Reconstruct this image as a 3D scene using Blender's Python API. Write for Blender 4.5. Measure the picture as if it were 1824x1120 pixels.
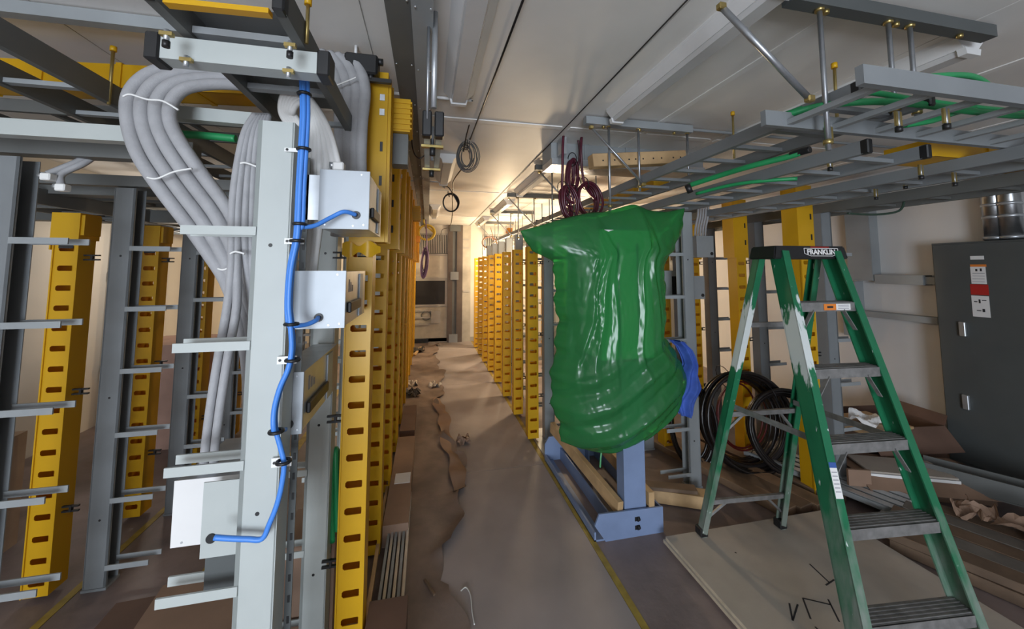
import bpy, bmesh, math, random
from mathutils import Vector, Matrix, noise
random.seed(7)
for o in list(bpy.data.objects):
    bpy.data.objects.remove(o)
SC = bpy.context.scene
COL = SC.collection

# ------------------------------------------------------------------ camera
FPX, PCX, PCY = 680.0, 912.0, 425.0
YAW, PIT, CAMH = math.radians(12.4), math.atan(53 / 680.0), 1.68
cd = bpy.data.cameras.new('camera'); cam = bpy.data.objects.new('camera', cd); COL.objects.link(cam)
cam.location = (0, 0, CAMH)
cam.rotation_euler = (math.pi / 2 + PIT, 0, -YAW)
cd.sensor_width = 36.0; cd.sensor_fit = 'HORIZONTAL'
cd.lens = FPX / 1824 * 36
cd.shift_y = -(560 - PCY) / 1824
cd.clip_start = 0.02
SC.camera = cam

# ------------------------------------------------------------------ light
SC.view_settings.view_transform = 'Standard'
SC.view_settings.look = 'None'
SC.view_settings.exposure = 0.2
SC.view_settings.gamma = 1.0
SC.view_settings.use_curve_mapping = False
w = bpy.data.worlds.new('world'); SC.world = w; w.use_nodes = True
bg = w.node_tree.nodes['Background']
bg.inputs[0].default_value = (0.75, 0.85, 1.0, 1); bg.inputs[1].default_value = 1.0


def area(name, loc, tgt, sx, sy, power, col):
    l = bpy.data.lights.new(name, 'AREA'); l.shape = 'RECTANGLE'; l.size = sx; l.size_y = sy
    l.energy = power; l.color = col
    o = bpy.data.objects.new(name, l); COL.objects.link(o); o.location = loc
    o.rotation_euler = (Vector(tgt) - Vector(loc)).to_track_quat('-Z', 'Y').to_euler()
    return o


def point(name, loc, power, col, rad=0.06):
    l = bpy.data.lights.new(name, 'POINT'); l.energy = power; l.color = col; l.shadow_soft_size = rad
    o = bpy.data.objects.new(name, l); COL.objects.link(o); o.location = loc
    return o


area('doorway_daylight', (-0.9, -4.45, 1.15), (0.0, 3.0, 1.2), 2.2, 2.1, 255, (0.82, 0.90, 1.0))
WARM = (1.0, 0.76, 0.48)
point('work_and_fill_light', (1.66, 5.2, 1.75), 52, WARM, 0.08)
point('work_and_fill_light', (1.62, 7.9, 1.9), 105, WARM, 0.08)
point('work_and_fill_light', (2.52, 6.2, 1.7), 75, (1.0, 0.8, 0.58), 0.08)
point('work_and_fill_light', (-2.6, 4.9, 1.9), 15, (1.0, 0.90, 0.78), 0.1)  # added warm fill for the left side, no lamp known there
point('work_and_fill_light', (-1.1, 7.6, 2.0), 55, WARM, 0.1)


# ------------------------------------------------------------------ pixel helper (a point of the place at a known depth)
_f = Vector((math.sin(YAW) * math.cos(PIT), math.cos(YAW) * math.cos(PIT), math.sin(PIT)))
_r = Vector((math.cos(YAW), -math.sin(YAW), 0)); _u = _r.cross(_f)


def _ray(x, y): return _f + _r * ((x - PCX) / FPX) - _u * ((y - PCY) / FPX)


def aty(x, y, Y):
    d = _ray(x, y); return Vector((0, 0, CAMH)) + d * (Y / d.y)


def atx(x, y, X):
    d = _ray(x, y); return Vector((0, 0, CAMH)) + d * (X / d.x)


def atz(x, y, Z):
    d = _ray(x, y); return Vector((0, 0, CAMH)) + d * ((Z - CAMH) / d.z)


# ------------------------------------------------------------------ materials
MATS = {}


def mat(name, col, rough=0.5, metal=0.0, var=0.12, scale=6.0, bump=0.0, bscale=40.0, col2=None, coat=0.0, thresh=None):
    if name in MATS: return MATS[name]
    m = bpy.data.materials.new(name); m.use_nodes = True
    nt = m.node_tree; bs = nt.nodes['Principled BSDF']
    tc = nt.nodes.new('ShaderNodeTexCoord')
    nz = nt.nodes.new('ShaderNodeTexNoise'); nz.inputs['Scale'].default_value = scale; nz.inputs['Detail'].default_value = 6
    nt.links.new(tc.outputs['Object'], nz.inputs['Vector'])
    rp = nt.nodes.new('ShaderNodeValToRGB')
    c2 = col2 if col2 else tuple(c * (1 - 2 * var) for c in col)
    lo, hi = thresh if thresh else (0.3, 0.7)
    rp.color_ramp.elements[0].position = lo; rp.color_ramp.elements[1].position = hi
    rp.color_ramp.elements[0].color = (*c2, 1); rp.color_ramp.elements[1].color = (*col, 1)
    nt.links.new(nz.outputs['Fac'], rp.inputs['Fac']); nt.links.new(rp.outputs['Color'], bs.inputs['Base Color'])
    bs.inputs['Roughness'].default_value = rough; bs.inputs['Metallic'].default_value = metal
    bs.inputs['Coat Weight'].default_value = coat
    if bump:
        n2 = nt.nodes.new('ShaderNodeTexNoise'); n2.inputs['Scale'].default_value = bscale; n2.inputs['Detail'].default_value = 4
        nt.links.new(tc.outputs['Object'], n2.inputs['Vector'])
        bp = nt.nodes.new('ShaderNodeBump'); bp.inputs['Strength'].default_value = bump; bp.inputs['Distance'].default_value = 0.01
        nt.links.new(n2.outputs['Fac'], bp.inputs['Height']); nt.links.new(bp.outputs['Normal'], bs.inputs['Normal'])
    MATS[name] = m
    return m


def translucent(m, col, f):
    nt = m.node_tree; out = nt.nodes['Material Output']; bs = nt.nodes['Principled BSDF']
    tl = nt.nodes.new('ShaderNodeBsdfTranslucent'); tl.inputs['Color'].default_value = (*col, 1)
    mx = nt.nodes.new('ShaderNodeMixShader'); mx.inputs[0].default_value = f
    nt.links.new(bs.outputs[0], mx.inputs[1]); nt.links.new(tl.outputs[0], mx.inputs[2]); nt.links.new(mx.outputs[0], out.inputs['Surface'])


YEL = mat('yellow_plastic', (0.80, 0.47, 0.012), 0.38, var=0.08, scale=3)
translucent(YEL, (0.85, 0.42, 0.008), 0.28)
POST = mat('pale_grey_paint', (0.47, 0.505, 0.49), 0.45, var=0.05, scale=4)
MGREY = mat('mid_grey_paint', (0.21, 0.225, 0.235), 0.5, var=0.08, scale=4)
GREY = mat('grey_paint', (0.30, 0.32, 0.33), 0.5, var=0.08, scale=4)
DGREY = mat('dark_or_shaded_grey_paint', (0.13, 0.135, 0.13), 0.55, var=0.1, scale=4)
BLACK = mat('black_plastic', (0.012, 0.012, 0.013), 0.45, var=0.1)
BLUEG = mat('blue_grey_paint', (0.20, 0.27, 0.44), 0.5, var=0.1, scale=5)
GALV = mat('galvanised_steel', (0.62, 0.65, 0.68), 0.38, metal=0.75, var=0.1, scale=14)
PLATE = mat('bright_steel_sheet', (0.40, 0.43, 0.46), 0.5, metal=0.35, var=0.04, scale=10)
ZINC = mat('zinc_yellow_hardware', (0.55, 0.42, 0.16), 0.35, metal=0.85, var=0.15, scale=20)
ROD = mat('threaded_rod_steel', (0.42, 0.44, 0.47), 0.35, metal=0.8, var=0.1, scale=30)
HOSE = mat('grey_cable_jacket', (0.40, 0.40, 0.415), 0.6, var=0.08, scale=18, bump=0.15, bscale=160)
WCAB = mat('white_cable_jacket', (0.72, 0.71, 0.69), 0.55, var=0.05)
BCAB = mat('blue_cable_jacket', (0.07, 0.26, 0.78), 0.42, var=0.06)
GCAB = mat('green_cable_jacket', (0.02, 0.30, 0.10), 0.42, var=0.1)
MCAB = mat('maroon_cable_jacket', (0.10, 0.012, 0.028), 0.35, var=0.2, scale=20)
KCAB = mat('black_cable_jacket', (0.014, 0.011, 0.011), 0.28, var=0.2)
PCAB = mat('purple_cable_jacket', (0.16, 0.09, 0.22), 0.4, var=0.2)
TIE = mat('white_nylon_tie', (0.85, 0.85, 0.83), 0.5, var=0.03)
WALLM = mat('cream_wall_paint', (0.66, 0.62, 0.55), 0.7, var=0.04, scale=2, bump=0.05)
WALLR = mat('white_wall_paint', (0.62, 0.61, 0.60), 0.7, var=0.04, scale=2, bump=0.05)
CEILM = mat('white_ceiling_panel', (0.82, 0.80, 0.77), 0.5, var=0.05, scale=2.5, bump=0.05, bscale=25)
CEILB = mat('ceiling_batten', (0.86, 0.85, 0.83), 0.5, var=0.04)
FIXT = mat('white_fixture_enamel', (0.74, 0.74, 0.74), 0.35, var=0.03)
LENS = mat('frosted_fixture_lens', (0.60, 0.60, 0.60), 0.18, var=0.03)
FLOORM = mat('dusty_brown_floor', (0.26, 0.20, 0.19), 0.5, var=0.22, scale=3.5, bump=0.12, bscale=30)
HARDB = mat('floor_hardboard', (0.36, 0.315, 0.31), 0.6, var=0.12, scale=2.2, bump=0.06, bscale=18)
PAPER = mat('brown_floor_paper', (0.25, 0.185, 0.155), 0.6, var=0.2, scale=5, bump=0.2, bscale=22)
CARD = mat('brown_cardboard', (0.30, 0.19, 0.13), 0.75, var=0.12, scale=5)
CARDD = mat('dark_or_shaded_cardboard', (0.15, 0.085, 0.06), 0.75, var=0.12, scale=5)
TAPE = mat('yellow_floor_tape', (0.46, 0.33, 0.06), 0.55, var=0.25, scale=12)
WOOD = mat('pine_lumber', (0.55, 0.36, 0.18), 0.6, var=0.16, scale=9, bump=0.1)
WOODD = mat('weathered_plank', (0.17, 0.11, 0.07), 0.65, var=0.2, scale=7, bump=0.1)
PLYM = mat('plywood_face', (0.42, 0.37, 0.32), 0.6, var=0.07, scale=6)
PLYE = mat('plywood_edge', (0.62, 0.52, 0.38), 0.7, var=0.12, scale=30)
GRN = mat('green_fibreglass', (0.010, 0.15, 0.065), 0.42, var=0.1, col2=(0.016, 0.115, 0.055), scale=12)
GRNP = mat('green_fibreglass_paint_spatter', (0.010, 0.15, 0.065), 0.5, col2=(0.55, 0.60, 0.59), scale=7, thresh=(0.50, 0.60))
def ladder_mat(name, lo, hi, dust):
    m = mat(name, (0.010, 0.15, 0.065), 0.48, var=0.1, scale=12)
    nt = m.node_tree; bs = nt.nodes['Principled BSDF']; base = bs.inputs['Base Color'].links[0].from_socket
    tc = nt.nodes.new('ShaderNodeTexCoord'); sp = nt.nodes.new('ShaderNodeSeparateXYZ'); nt.links.new(tc.outputs['Object'], sp.inputs[0])
    n1 = nt.nodes.new('ShaderNodeTexNoise'); n1.inputs['Scale'].default_value = 16; n1.inputs['Detail'].default_value = 7
    mp = nt.nodes.new('ShaderNodeMapping'); mp.inputs['Scale'].default_value = (1.6, 1.6, .5); nt.links.new(tc.outputs['Object'], mp.inputs[0]); nt.links.new(mp.outputs[0], n1.inputs['Vector'])
    def math_(op, a, b):
        q = nt.nodes.new('ShaderNodeMath'); q.operation = op
        for i, v in enumerate((a, b)):
            if isinstance(v, (int, float)): q.inputs[i].default_value = v
            else: nt.links.new(v, q.inputs[i])
        return q.outputs[0]
    def mixc(f, a, col):
        q = nt.nodes.new('ShaderNodeMix'); q.data_type = 'RGBA'; nt.links.new(f, q.inputs[0]); nt.links.new(a, q.inputs[6]); q.inputs[7].default_value = (*col, 1); return q.outputs[2]
    def ramp(v, a, b):
        q = nt.nodes.new('ShaderNodeMapRange'); q.inputs[1].default_value = a; q.inputs[2].default_value = b; nt.links.new(v, q.inputs[0]); return q.outputs[0]
    nz = math_('MULTIPLY', math_('SUBTRACT', n1.outputs['Fac'], .5), 2.0)
    c = base
    d = ramp(math_('ADD', math_('MULTIPLY', nz, .55), math_('SUBTRACT', dust, sp.outputs[2])), -.08, .45)
    c = mixc(math_('MULTIPLY', d, .8), c, (.24, .255, .235))
    if hi > lo:
        dist = math_('ABSOLUTE', math_('SUBTRACT', sp.outputs[2], (lo + hi) / 2), 0)
        wv = math_('SUBTRACT', math_('ADD', (hi - lo) / 2, math_('MULTIPLY', nz, .22)), dist)
        c = mixc(ramp(wv, -.01, .02), c, (.58, .62, .61))
    sp2 = nt.nodes.new('ShaderNodeTexNoise'); sp2.inputs['Scale'].default_value = 38; sp2.inputs['Detail'].default_value = 3; nt.links.new(mp.outputs[0], sp2.inputs['Vector'])
    c = mixc(ramp(sp2.outputs['Fac'], .70, .74), c, (.55, .6, .58))
    nt.links.new(c, bs.inputs['Base Color'])
    return m


LADL = ladder_mat('green_rail_painted_left', 1.13, 1.42, .60)
LADR = ladder_mat('green_rail_plain', 0, 0, .55)
LADB = ladder_mat('green_rail_painted_rear', 1.06, 1.42, .55)
GRNW = mat('green_fibreglass_dusty', (0.012, 0.15, 0.065), 0.55, col2=(0.20, 0.235, 0.21), scale=8, thresh=(0.40, 0.66))
ALU = mat('worn_aluminium', (0.27, 0.265, 0.26), 0.55, metal=0.4, var=0.2, scale=25)
CABM = mat('cabinet_grey_enamel', (0.082, 0.09, 0.09), 0.5, var=0.05)
PAPERW = mat('white_paper', (0.78, 0.77, 0.76), 0.7, var=0.03)
REDP = mat('red_print', (0.45, 0.02, 0.015), 0.6, var=0.05)
ORAP = mat('orange_print', (0.75, 0.22, 0.03), 0.6, var=0.05)
BLUP = mat('blue_print', (0.04, 0.10, 0.35), 0.6, var=0.05)
INK = mat('black_ink', (0.02, 0.02, 0.025), 0.7, var=0.05)
INKG = mat('grey_ink', (0.30, 0.30, 0.33), 0.7, var=0.05)
CLOTH = mat('blue_cloth', (0.055, 0.13, 0.55), 0.75, var=0.15, scale=20)
SCREEN = mat('dark_glass', (0.012, 0.011, 0.011), 0.6, var=0.05)
LOUV = mat('vent_grey', (0.40, 0.38, 0.35), 0.5, var=0.05)
ORBOX = mat('orange_plastic', (0.75, 0.28, 0.02), 0.45, var=0.05)
DUSTY = mat('dark_debris', (0.06, 0.05, 0.045), 0.8, var=0.3, scale=20)


def bag_material():
    m = bpy.data.materials.new('green_plastic_film'); m.use_nodes = True
    nt = m.node_tree; bs = nt.nodes['Principled BSDF']; out = nt.nodes['Material Output']
    bs.inputs['Base Color'].default_value = (0.05, 0.245, 0.088, 1)
    bs.inputs['Roughness'].default_value = 0.2
    bs.inputs['Specular IOR Level'].default_value = 0.75
    tc = nt.nodes.new('ShaderNodeTexCoord')
    n = nt.nodes.new('ShaderNodeTexNoise'); n.noise_type = 'RIDGED_MULTIFRACTAL'; n.inputs['Scale'].default_value = 11; n.inputs['Detail'].default_value = 6
    mp = nt.nodes.new('ShaderNodeMapping'); mp.inputs['Scale'].default_value = (1.0, 1.0, 0.45)
    nt.links.new(tc.outputs['Object'], mp.inputs['Vector']); nt.links.new(mp.outputs['Vector'], n.inputs['Vector'])
    bp = nt.nodes.new('ShaderNodeBump'); bp.inputs['Strength'].default_value = 0.3; bp.inputs['Distance'].default_value = 0.008
    nt.links.new(n.outputs['Fac'], bp.inputs['Height']); nt.links.new(bp.outputs['Normal'], bs.inputs['Normal'])
    tl = nt.nodes.new('ShaderNodeBsdfTranslucent'); tl.inputs['Color'].default_value = (0.03, 0.45, 0.11, 1)
    tr = nt.nodes.new('ShaderNodeBsdfTransparent'); tr.inputs['Color'].default_value = (0.22, 0.80, 0.34, 1)
    m1 = nt.nodes.new('ShaderNodeMixShader'); m1.inputs[0].default_value = 0.28
    m2 = nt.nodes.new('ShaderNodeMixShader'); m2.inputs[0].default_value = 0.35
    nt.links.new(bs.outputs[0], m1.inputs[1]); nt.links.new(tl.outputs[0], m1.inputs[2])
    nt.links.new(m1.outputs[0], m2.inputs[1]); nt.links.new(tr.outputs[0], m2.inputs[2])
    nt.links.new(m2.outputs[0], out.inputs['Surface'])
    return m


BAGM = bag_material()

# ------------------------------------------------------------------ mesh helpers
OFF = {}


class MB:
    def __init__(s): s.bm = bmesh.new()

    def box(s, x0, x1, y0, y1, z0, z1):
        v = [s.bm.verts.new(p) for p in ((x0, y0, z0), (x1, y0, z0), (x1, y1, z0), (x0, y1, z0), (x0, y0, z1), (x1, y0, z1), (x1, y1, z1), (x0, y1, z1))]
        for f in ((3, 2, 1, 0), (4, 5, 6, 7), (0, 1, 5, 4), (1, 2, 6, 5), (2, 3, 7, 6), (3, 0, 4, 7)):
            s.bm.faces.new([v[i] for i in f])
        return s

    def hexa(s, pts):
        v = [s.bm.verts.new(p) for p in pts]
        for f in ((3, 2, 1, 0), (4, 5, 6, 7), (0, 1, 5, 4), (1, 2, 6, 5), (2, 3, 7, 6), (3, 0, 4, 7)):
            s.bm.faces.new([v[i] for i in f])
        return s

    def beam(s, p, q, wid, hei, up=(0, 0, 1)):
        p, q = Vector(p), Vector(q); d = (q - p).normalized(); up = Vector(up)
        a = d.cross(up)
        if a.length < 1e-4: a = d.cross(Vector((0, 1, 0)))
        a.normalize(); b = a.cross(d).normalized(); a = a * wid / 2; b = b * hei / 2
        return s.hexa([p - a - b, p + a - b, q + a - b, q - a - b, p - a + b, p + a + b, q + a + b, q - a + b])

    def chan(s, p, q, wid, hei, t=0.006, up=(0, 0, 1), side=1):
        """C profile running p to q: web on one side, two flanges."""
        p, q = Vector(p), Vector(q); d = (q - p).normalized(); up = Vector(up)
        a = d.cross(up).normalized() * side; b = Vector(up)
        s.beam(p + a * (wid / 2 - t / 2), q + a * (wid / 2 - t / 2), t, hei, up)
        for k in (-1, 1):
            s.beam(p + b * (k * (hei / 2 - t / 2)), q + b * (k * (hei / 2 - t / 2)), wid, t, up)
        return s

    def tube(s, pts, r, n=8, closed=False, cap=True):
        pts = [Vector(p) for p in pts]; N = len(pts); rings = []; prev = None
        for i, p in enumerate(pts):
            if closed: t = pts[(i + 1) % N] - pts[i - 1]
            else: t = pts[min(i + 1, N - 1)] - pts[max(i - 1, 0)]
            if t.length < 1e-9: t = Vector((0, 0, 1))
            t.normalize()
            if prev is None:
                a = t.orthogonal().normalized()
            else:
                a = prev - t * prev.dot(t)
                a = a.normalized() if a.length > 1e-6 else t.orthogonal().normalized()
            prev = a; b = t.cross(a)
            rr = r[i] if isinstance(r, (list, tuple)) else r
            rings.append([s.bm.verts.new(p + (a * math.cos(2 * math.pi * k / n) + b * math.sin(2 * math.pi * k / n)) * rr) for k in range(n)])
        M = N if closed else N - 1
        for i in range(M):
            A, Bq = rings[i], rings[(i + 1) % N]
            sh = 0
            if closed and i == N - 1:
                sh = min(range(n), key=lambda q: (A[0].co - Bq[q].co).length)
            for k in range(n):
                f = s.bm.faces.new((A[k], A[(k + 1) % n], Bq[(k + 1 + sh) % n], Bq[(k + sh) % n])); f.smooth = True
        if not closed and cap:
            s.bm.faces.new(rings[0][::-1]); s.bm.faces.new(rings[-1])
        return s

    def cyl(s, p, q, r, n=10): return s.tube([p, q], r, n)

    def prism(s, poly, axis, a0, a1):
        """extrude a polygon given in the two other axes (order x,y,z without axis)."""
        def P(u, v, a):
            return (a, u, v) if axis == 'x' else ((u, a, v) if axis == 'y' else (u, v, a))
        A = [s.bm.verts.new(P(u, v, a0)) for u, v in poly]; Bq = [s.bm.verts.new(P(u, v, a1)) for u, v in poly]
        s.bm.faces.new(A[::-1]); s.bm.faces.new(Bq); n = len(A)
        for i in range(n): s.bm.faces.new((A[i], A[(i + 1) % n], Bq[(i + 1) % n], Bq[i]))
        return s

    def grid(s, fn, nu, nv, smooth=True):
        V = [[s.bm.verts.new(fn(i / nu, j / nv)) for j in range(nv + 1)] for i in range(nu + 1)]
        for i in range(nu):
            for j in range(nv):
                f = s.bm.faces.new((V[i][j], V[i + 1][j], V[i + 1][j + 1], V[i][j + 1])); f.smooth = smooth
        return s

    def bevel(s, w, seg=1):
        bmesh.ops.bevel(s.bm, geom=[e for e in s.bm.edges], offset=w, segments=seg, affect='EDGES', clamp_overlap=True)
        return s

    def build(s, name, m, parent=None, local=False, label=None):
        bmesh.ops.recalc_face_normals(s.bm, faces=s.bm.faces[:])
        me = bpy.data.meshes.new(name)
        if parent is not None:
            off = Vector((0, 0, 0)) if local else OFF.get(parent.name, Vector((0, 0, 0)))
        else:
            xs = [v.co for v in s.bm.verts]
            off = Vector(((min(c.x for c in xs) + max(c.x for c in xs)) / 2, (min(c.y for c in xs) + max(c.y for c in xs)) / 2, min(c.z for c in xs)))
        if off.length > 0:
            bmesh.ops.translate(s.bm, verts=s.bm.verts, vec=-off)
        s.bm.to_mesh(me); s.bm.free()
        me.materials.append(m)
        o = bpy.data.objects.new(name, me); COL.objects.link(o)
        if parent is not None: o.parent = parent
        else: o.location = off
        OFF[o.name] = off
        if label: o['label'] = label
        return o


def tag(o, label, cat, group=None):
    o['label'] = label; o['category'] = cat
    if group: o['group'] = group
    return o


def struct(o, label=None):
    o['kind'] = 'structure'
    if label: o['label'] = label
    return o


def thing(name, label, cat, loc=(0, 0, 0), rotz=0, group=None):
    o = bpy.data.objects.new(name, None); COL.objects.link(o)
    o.location = loc; o.rotation_euler = (0, 0, rotz); o.empty_display_size = 0.1
    OFF[o.name] = Vector(loc)
    tag(o, label, cat, group)
    return o


def kids(o): return [c for c in COL.objects if c.parent == o]


def dup(root, loc, label, rotz=None, mirror=False):
    r = root.copy(); COL.objects.link(r); r.location = loc; r['label'] = label
    if rotz is not None: r.rotation_euler = (0, 0, rotz)
    for ch in KIDS[root.name]:
        c = ch.copy(); COL.objects.link(c); c.parent = r
        for g in KIDS.get(ch.name, []):
            d = g.copy(); COL.objects.link(d); d.parent = c
    return r


KIDS = {}


def remember(root):
    KIDS[root.name] = kids(root)
    for c in KIDS[root.name]: KIDS[c.name] = kids(c)


def smooth_path(pts, sub=6, closed=False):
    """Catmull-Rom through pts."""
    pts = [Vector(p) for p in pts]; n = len(pts); out = []
    rng = range(n) if closed else range(n - 1)
    for i in rng:
        if closed: p0, p1, p2, p3 = pts[i - 1], pts[i], pts[(i + 1) % n], pts[(i + 2) % n]
        else: p0, p1, p2, p3 = pts[max(i - 1, 0)], pts[i], pts[i + 1], pts[min(i + 2, n - 1)]
        for k in range(sub):
            t = k / sub
            out.append(0.5 * ((2 * p1) + (p2 - p0) * t + (2 * p0 - 5 * p1 + 4 * p2 - p3) * t * t + (3 * p1 - p0 - 3 * p2 + p3) * t ** 3))
    if not closed: out.append(pts[-1])
    return out


ORD = ['nearest', 'second', 'third', 'fourth', 'fifth', 'sixth', 'seventh', 'eighth', 'ninth', 'tenth', 'eleventh', 'twelfth']

# ------------------------------------------------------------------ room shell
XL, XR, YN, YF, ZC = -3.45, 4.66, -4.5, 9.02, 2.69
struct(MB().box(XL - .1, XR + .1, YN - .1, YF + .1, -.1, 0).build('floor', FLOORM))
ceil = struct(MB().box(XL - .1, XR + .1, YN - .1, YF + .1, ZC + .012, ZC + .1).build('ceiling', CEILB))
xs = [XL, -2.71, -1.49, -.27, .95, 2.17, 3.39, XR]
ysm = [YN, -2.34, 0.1, 2.54, 4.98, 7.42, YF]
for i in range(len(xs) - 1):
    for j in range(len(ysm) - 1):
        MB().box(xs[i] + .003, xs[i + 1] - .003, ysm[j] + .002, ysm[j + 1] - .002, ZC, ZC + .014).build('ceiling_panel', CEILM, ceil)
for y in ysm[1:-1]:
    for i in range(len(xs) - 1):
        MB().box(xs[i] + .03, xs[i + 1] - .03, y - .028, y + .028, ZC - .006, ZC + .001).build('batten', CEILB, ceil)
for x in (2.8, -2.1, 1.56, 3.9):
    MB().box(x - .02, x + .02, YN, YF, ZC - .005, ZC + .001).build('batten', CEILB, ceil)
struct(MB().box(XL - .1, XL, YN, YF, 0, ZC).build('wall_left', WALLM))
struct(MB().box(XR, XR + .1, YN, YF, 0, ZC).build('wall_right', WALLR))
wf = struct(MB().box(XL, XR, YF, YF + .1, 0, ZC).build('wall_far', WALLM))
# near wall with an open doorway behind the camera
wn = MB(); wn.box(XL, -2.05, YN - .1, YN, 0, ZC); wn.box(.25, XR, YN - .1, YN, 0, ZC); wn.box(-2.05, .25, YN - .1, YN, 2.25, ZC)
struct(wn.build('wall_near', WALLM))
struct(MB().box(XL, XR, YF - .015, YF, 0, .1).build('baseboard_far', LOUV))

# hardboard and paper on the aisle floor
for k, (y0, y1) in enumerate(((-1.6, .84), (.845, 3.28), (3.285, 5.72), (5.725, 8.2), (8.205, 9.0))):
    o = MB().box(.04, 1.0, y0, y1, .0, .005).build('floor_sheet', HARDB)
    tag(o, ['hardboard floor sheet under the camera in the aisle', 'nearest smooth hardboard floor sheet along the aisle', 'hardboard floor sheet beside the middle yellow ducts', 'warmly lit hardboard floor sheet far down the aisle', 'short hardboard floor sheet at the far wall'][k], 'floor sheet', 'hardboard sheets down the aisle')


def paper_fn(u, v):
    y = 0.6 + v * 8.1
    edge = .22 + .05 * math.sin(y * 2.3) + .035 * math.sin(y * 7.1 + 1) + .02 * math.sin(y * 17) + (.06 if 3.0 < y < 3.6 else 0) - (.05 if 2.2 < y < 2.45 else 0)
    x = -.36 + u * (edge + .36)
    lift = max(0, u - .75) / .25
    z = .008 + .004 * math.sin(x * 31 + y * 6) * math.sin(y * 9) + lift ** 2 * (.022 + .02 * math.sin(y * 5.3) + .012 * math.sin(y * 13))
    return (x, y, max(.007, z))


tag(MB().grid(paper_fn, 24, 220).build('floor_paper', PAPER), 'brown floor paper with a ragged curled edge down the aisle', 'floor paper')
# torn strip of paper lying over the edge
def strip_fn(u, v):
    y = 3.0 + v * 2.1
    x = .27 - v * .12 + (u - .5) * (.11 + .03 * math.sin(y * 12)) + .015 * math.sin(y * 6)
    return (x, y, .035 + .02 * math.sin(v * 9 + u * 2) * u + .008 * math.sin(y * 20))


tag(MB().grid(strip_fn, 6, 60).build('paper_strip', CARD), 'torn tan strip of paper lying along the aisle', 'paper strip')
tape = MB()
tape.box(1.003, 1.04, 1.6, 9.0, .0005, .003)
tag(tape.build('floor_tape', TAPE), 'yellow tape line on the floor beside the blue rack base', 'tape')
tag(MB().hexa([(-1.2, 1.3, .0005), (-1.14, 1.3, .0005), (-1.14, 8.5, .0005), (-1.2, 8.5, .0005), (-1.2, 1.3, .003), (-1.14, 1.3, .003), (-1.14, 8.5, .003), (-1.2, 8.5, .003)]).build('floor_tape', TAPE), 'worn yellow tape line on the floor behind the left racks', 'tape')
tag(MB().box(-1.79, -1.75, 1.3, 8.5, .0005, .003).build('floor_tape', TAPE), 'yellow tape line under the far left yellow ducts', 'tape')

# ------------------------------------------------------------------ yellow ducts
SLOT_P, SLOT_W, SLOT_H = .105, .068, .029


def slot_plate(mb, y, t, z0, z1, hw, yout):
    """plate in the XZ plane with rounded slots, real thickness t."""
    n = int((z1 - z0) / SLOT_P); p = (z1 - z0) / n
    a, b = SLOT_W / 2, SLOT_H / 2; c = .007
    for k in range(n):
        zc = z0 + (k + .5) * p; h = p / 2
        inner = [(-a + c, -b), (a - .002, -b), (a, -b + .002), (a, b - .002), (a - .002, b), (-a + c, b), (-a, b - c), (-a, -b + c)]
        outer = [(-a, -h), (hw, -h), (hw, -b), (hw, b), (hw, h), (-a, h), (-hw, h), (-hw, -h)]
        L = []
        for yy in (y, y + t):
            I = [mb.bm.verts.new((q[0], yy, zc + q[1])) for q in inner]
            O = [mb.bm.verts.new((q[0], yy, zc + q[1])) for q in outer]
            for i in range(8):
                mb.bm.faces.new((O[i], O[(i + 1) % 8], I[(i + 1) % 8], I[i]))
            L.append(I)
        for i in range(8): mb.bm.faces.new((L[0][i], L[0][(i + 1) % 8], L[1][(i + 1) % 8], L[1][i]))


def make_duct(kind, label, loc, aisle=1, group=None):
    """aisle=+1: open side towards +x."""
    t = thing('cable_duct', label, 'cable duct', loc, 0, group)
    zt = {'plain': 1.9, 'cap': 1.84, 'tall': 1.80, 'tallc': 1.78}[kind]
    f = MB(); slot_plate(f, -.055, .003, .04, zt, .049, 0); f.build('slotted_face', YEL, t, True)
    b = MB(); slot_plate(b, .052, .003, .04, zt, .049, 0); b.build('slotted_face', YEL, t, True)
    s = MB()
    s.box(-.052, -.049, -.055, .055, .03, zt); s.box(.049, .052, -.055, .055, .03, zt)
    s.box(-.052, .052, -.055, .055, .028, .04)
    s.box(-.058, -.052, -.062, -.05, .03, zt)
    s.build('side_wall', YEL, t, True)
    for z in (.42, 1.02, 1.74):
        k = MB()
        for dz in (-.012, .012):
            k.box(-aisle * .052, -aisle * .125, -.02, -.008, z + dz - .004, z + dz + .004)
        k.box(-aisle * .085, -aisle * .095, -.022, -.006, z - .016, z + .016)
        k.build('bracket', BLACK, t, True)
    if kind == 'cap':
        c = MB(); c.box(-.06, .06, -.07, .065, 1.835, 1.98)
        for i in range(5): c.box(-.066 - .003 * (i % 2), -.06, -.07 + i * .028, -.056 + i * .028, 1.78, 1.98)
        c.box(.06, .075, -.06, .05, 1.86, 1.97)
        c.build('top_cap', YEL, t, True)
        m = MB(); m.box(-.035, .03, -.0565, -.054, zt - .052, zt - .03); m.build('black_slot', BLACK, t, True)
    if kind.startswith('tall'):
        top = 2.6 if kind == 'tall' else 2.33
        c = MB(); x0, x1 = (-.052, .10) if aisle > 0 else (-.075, .075)
        c.box(x0, x1, -.06, .075, zt, top)
        c.box(x1 - .002, x1 + .014, -.052, -.03, zt, top - .04); c.box(x1 - .002, x1 + .014, .0, .02, zt, top - .04); c.box(x1 - .002, x1 + .014, .05, .07, zt, top - .02)
        cc = c.build('upper_trough', YEL, t, True)
        for z in (1.90, 2.06, 2.22):
            MB().box(x1 - .03, x1 - .018, -.063, -.058, z, z + .045).build('black_clip', BLACK, cc, True)
        if aisle > 0:
            for z in (2.46, 2.39):
                MB().box(x1 - .035, x1 - .013, -.068, -.058, z, z + .03).build('latch', GALV, cc, True)
    remember(t)
    return t


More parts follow.
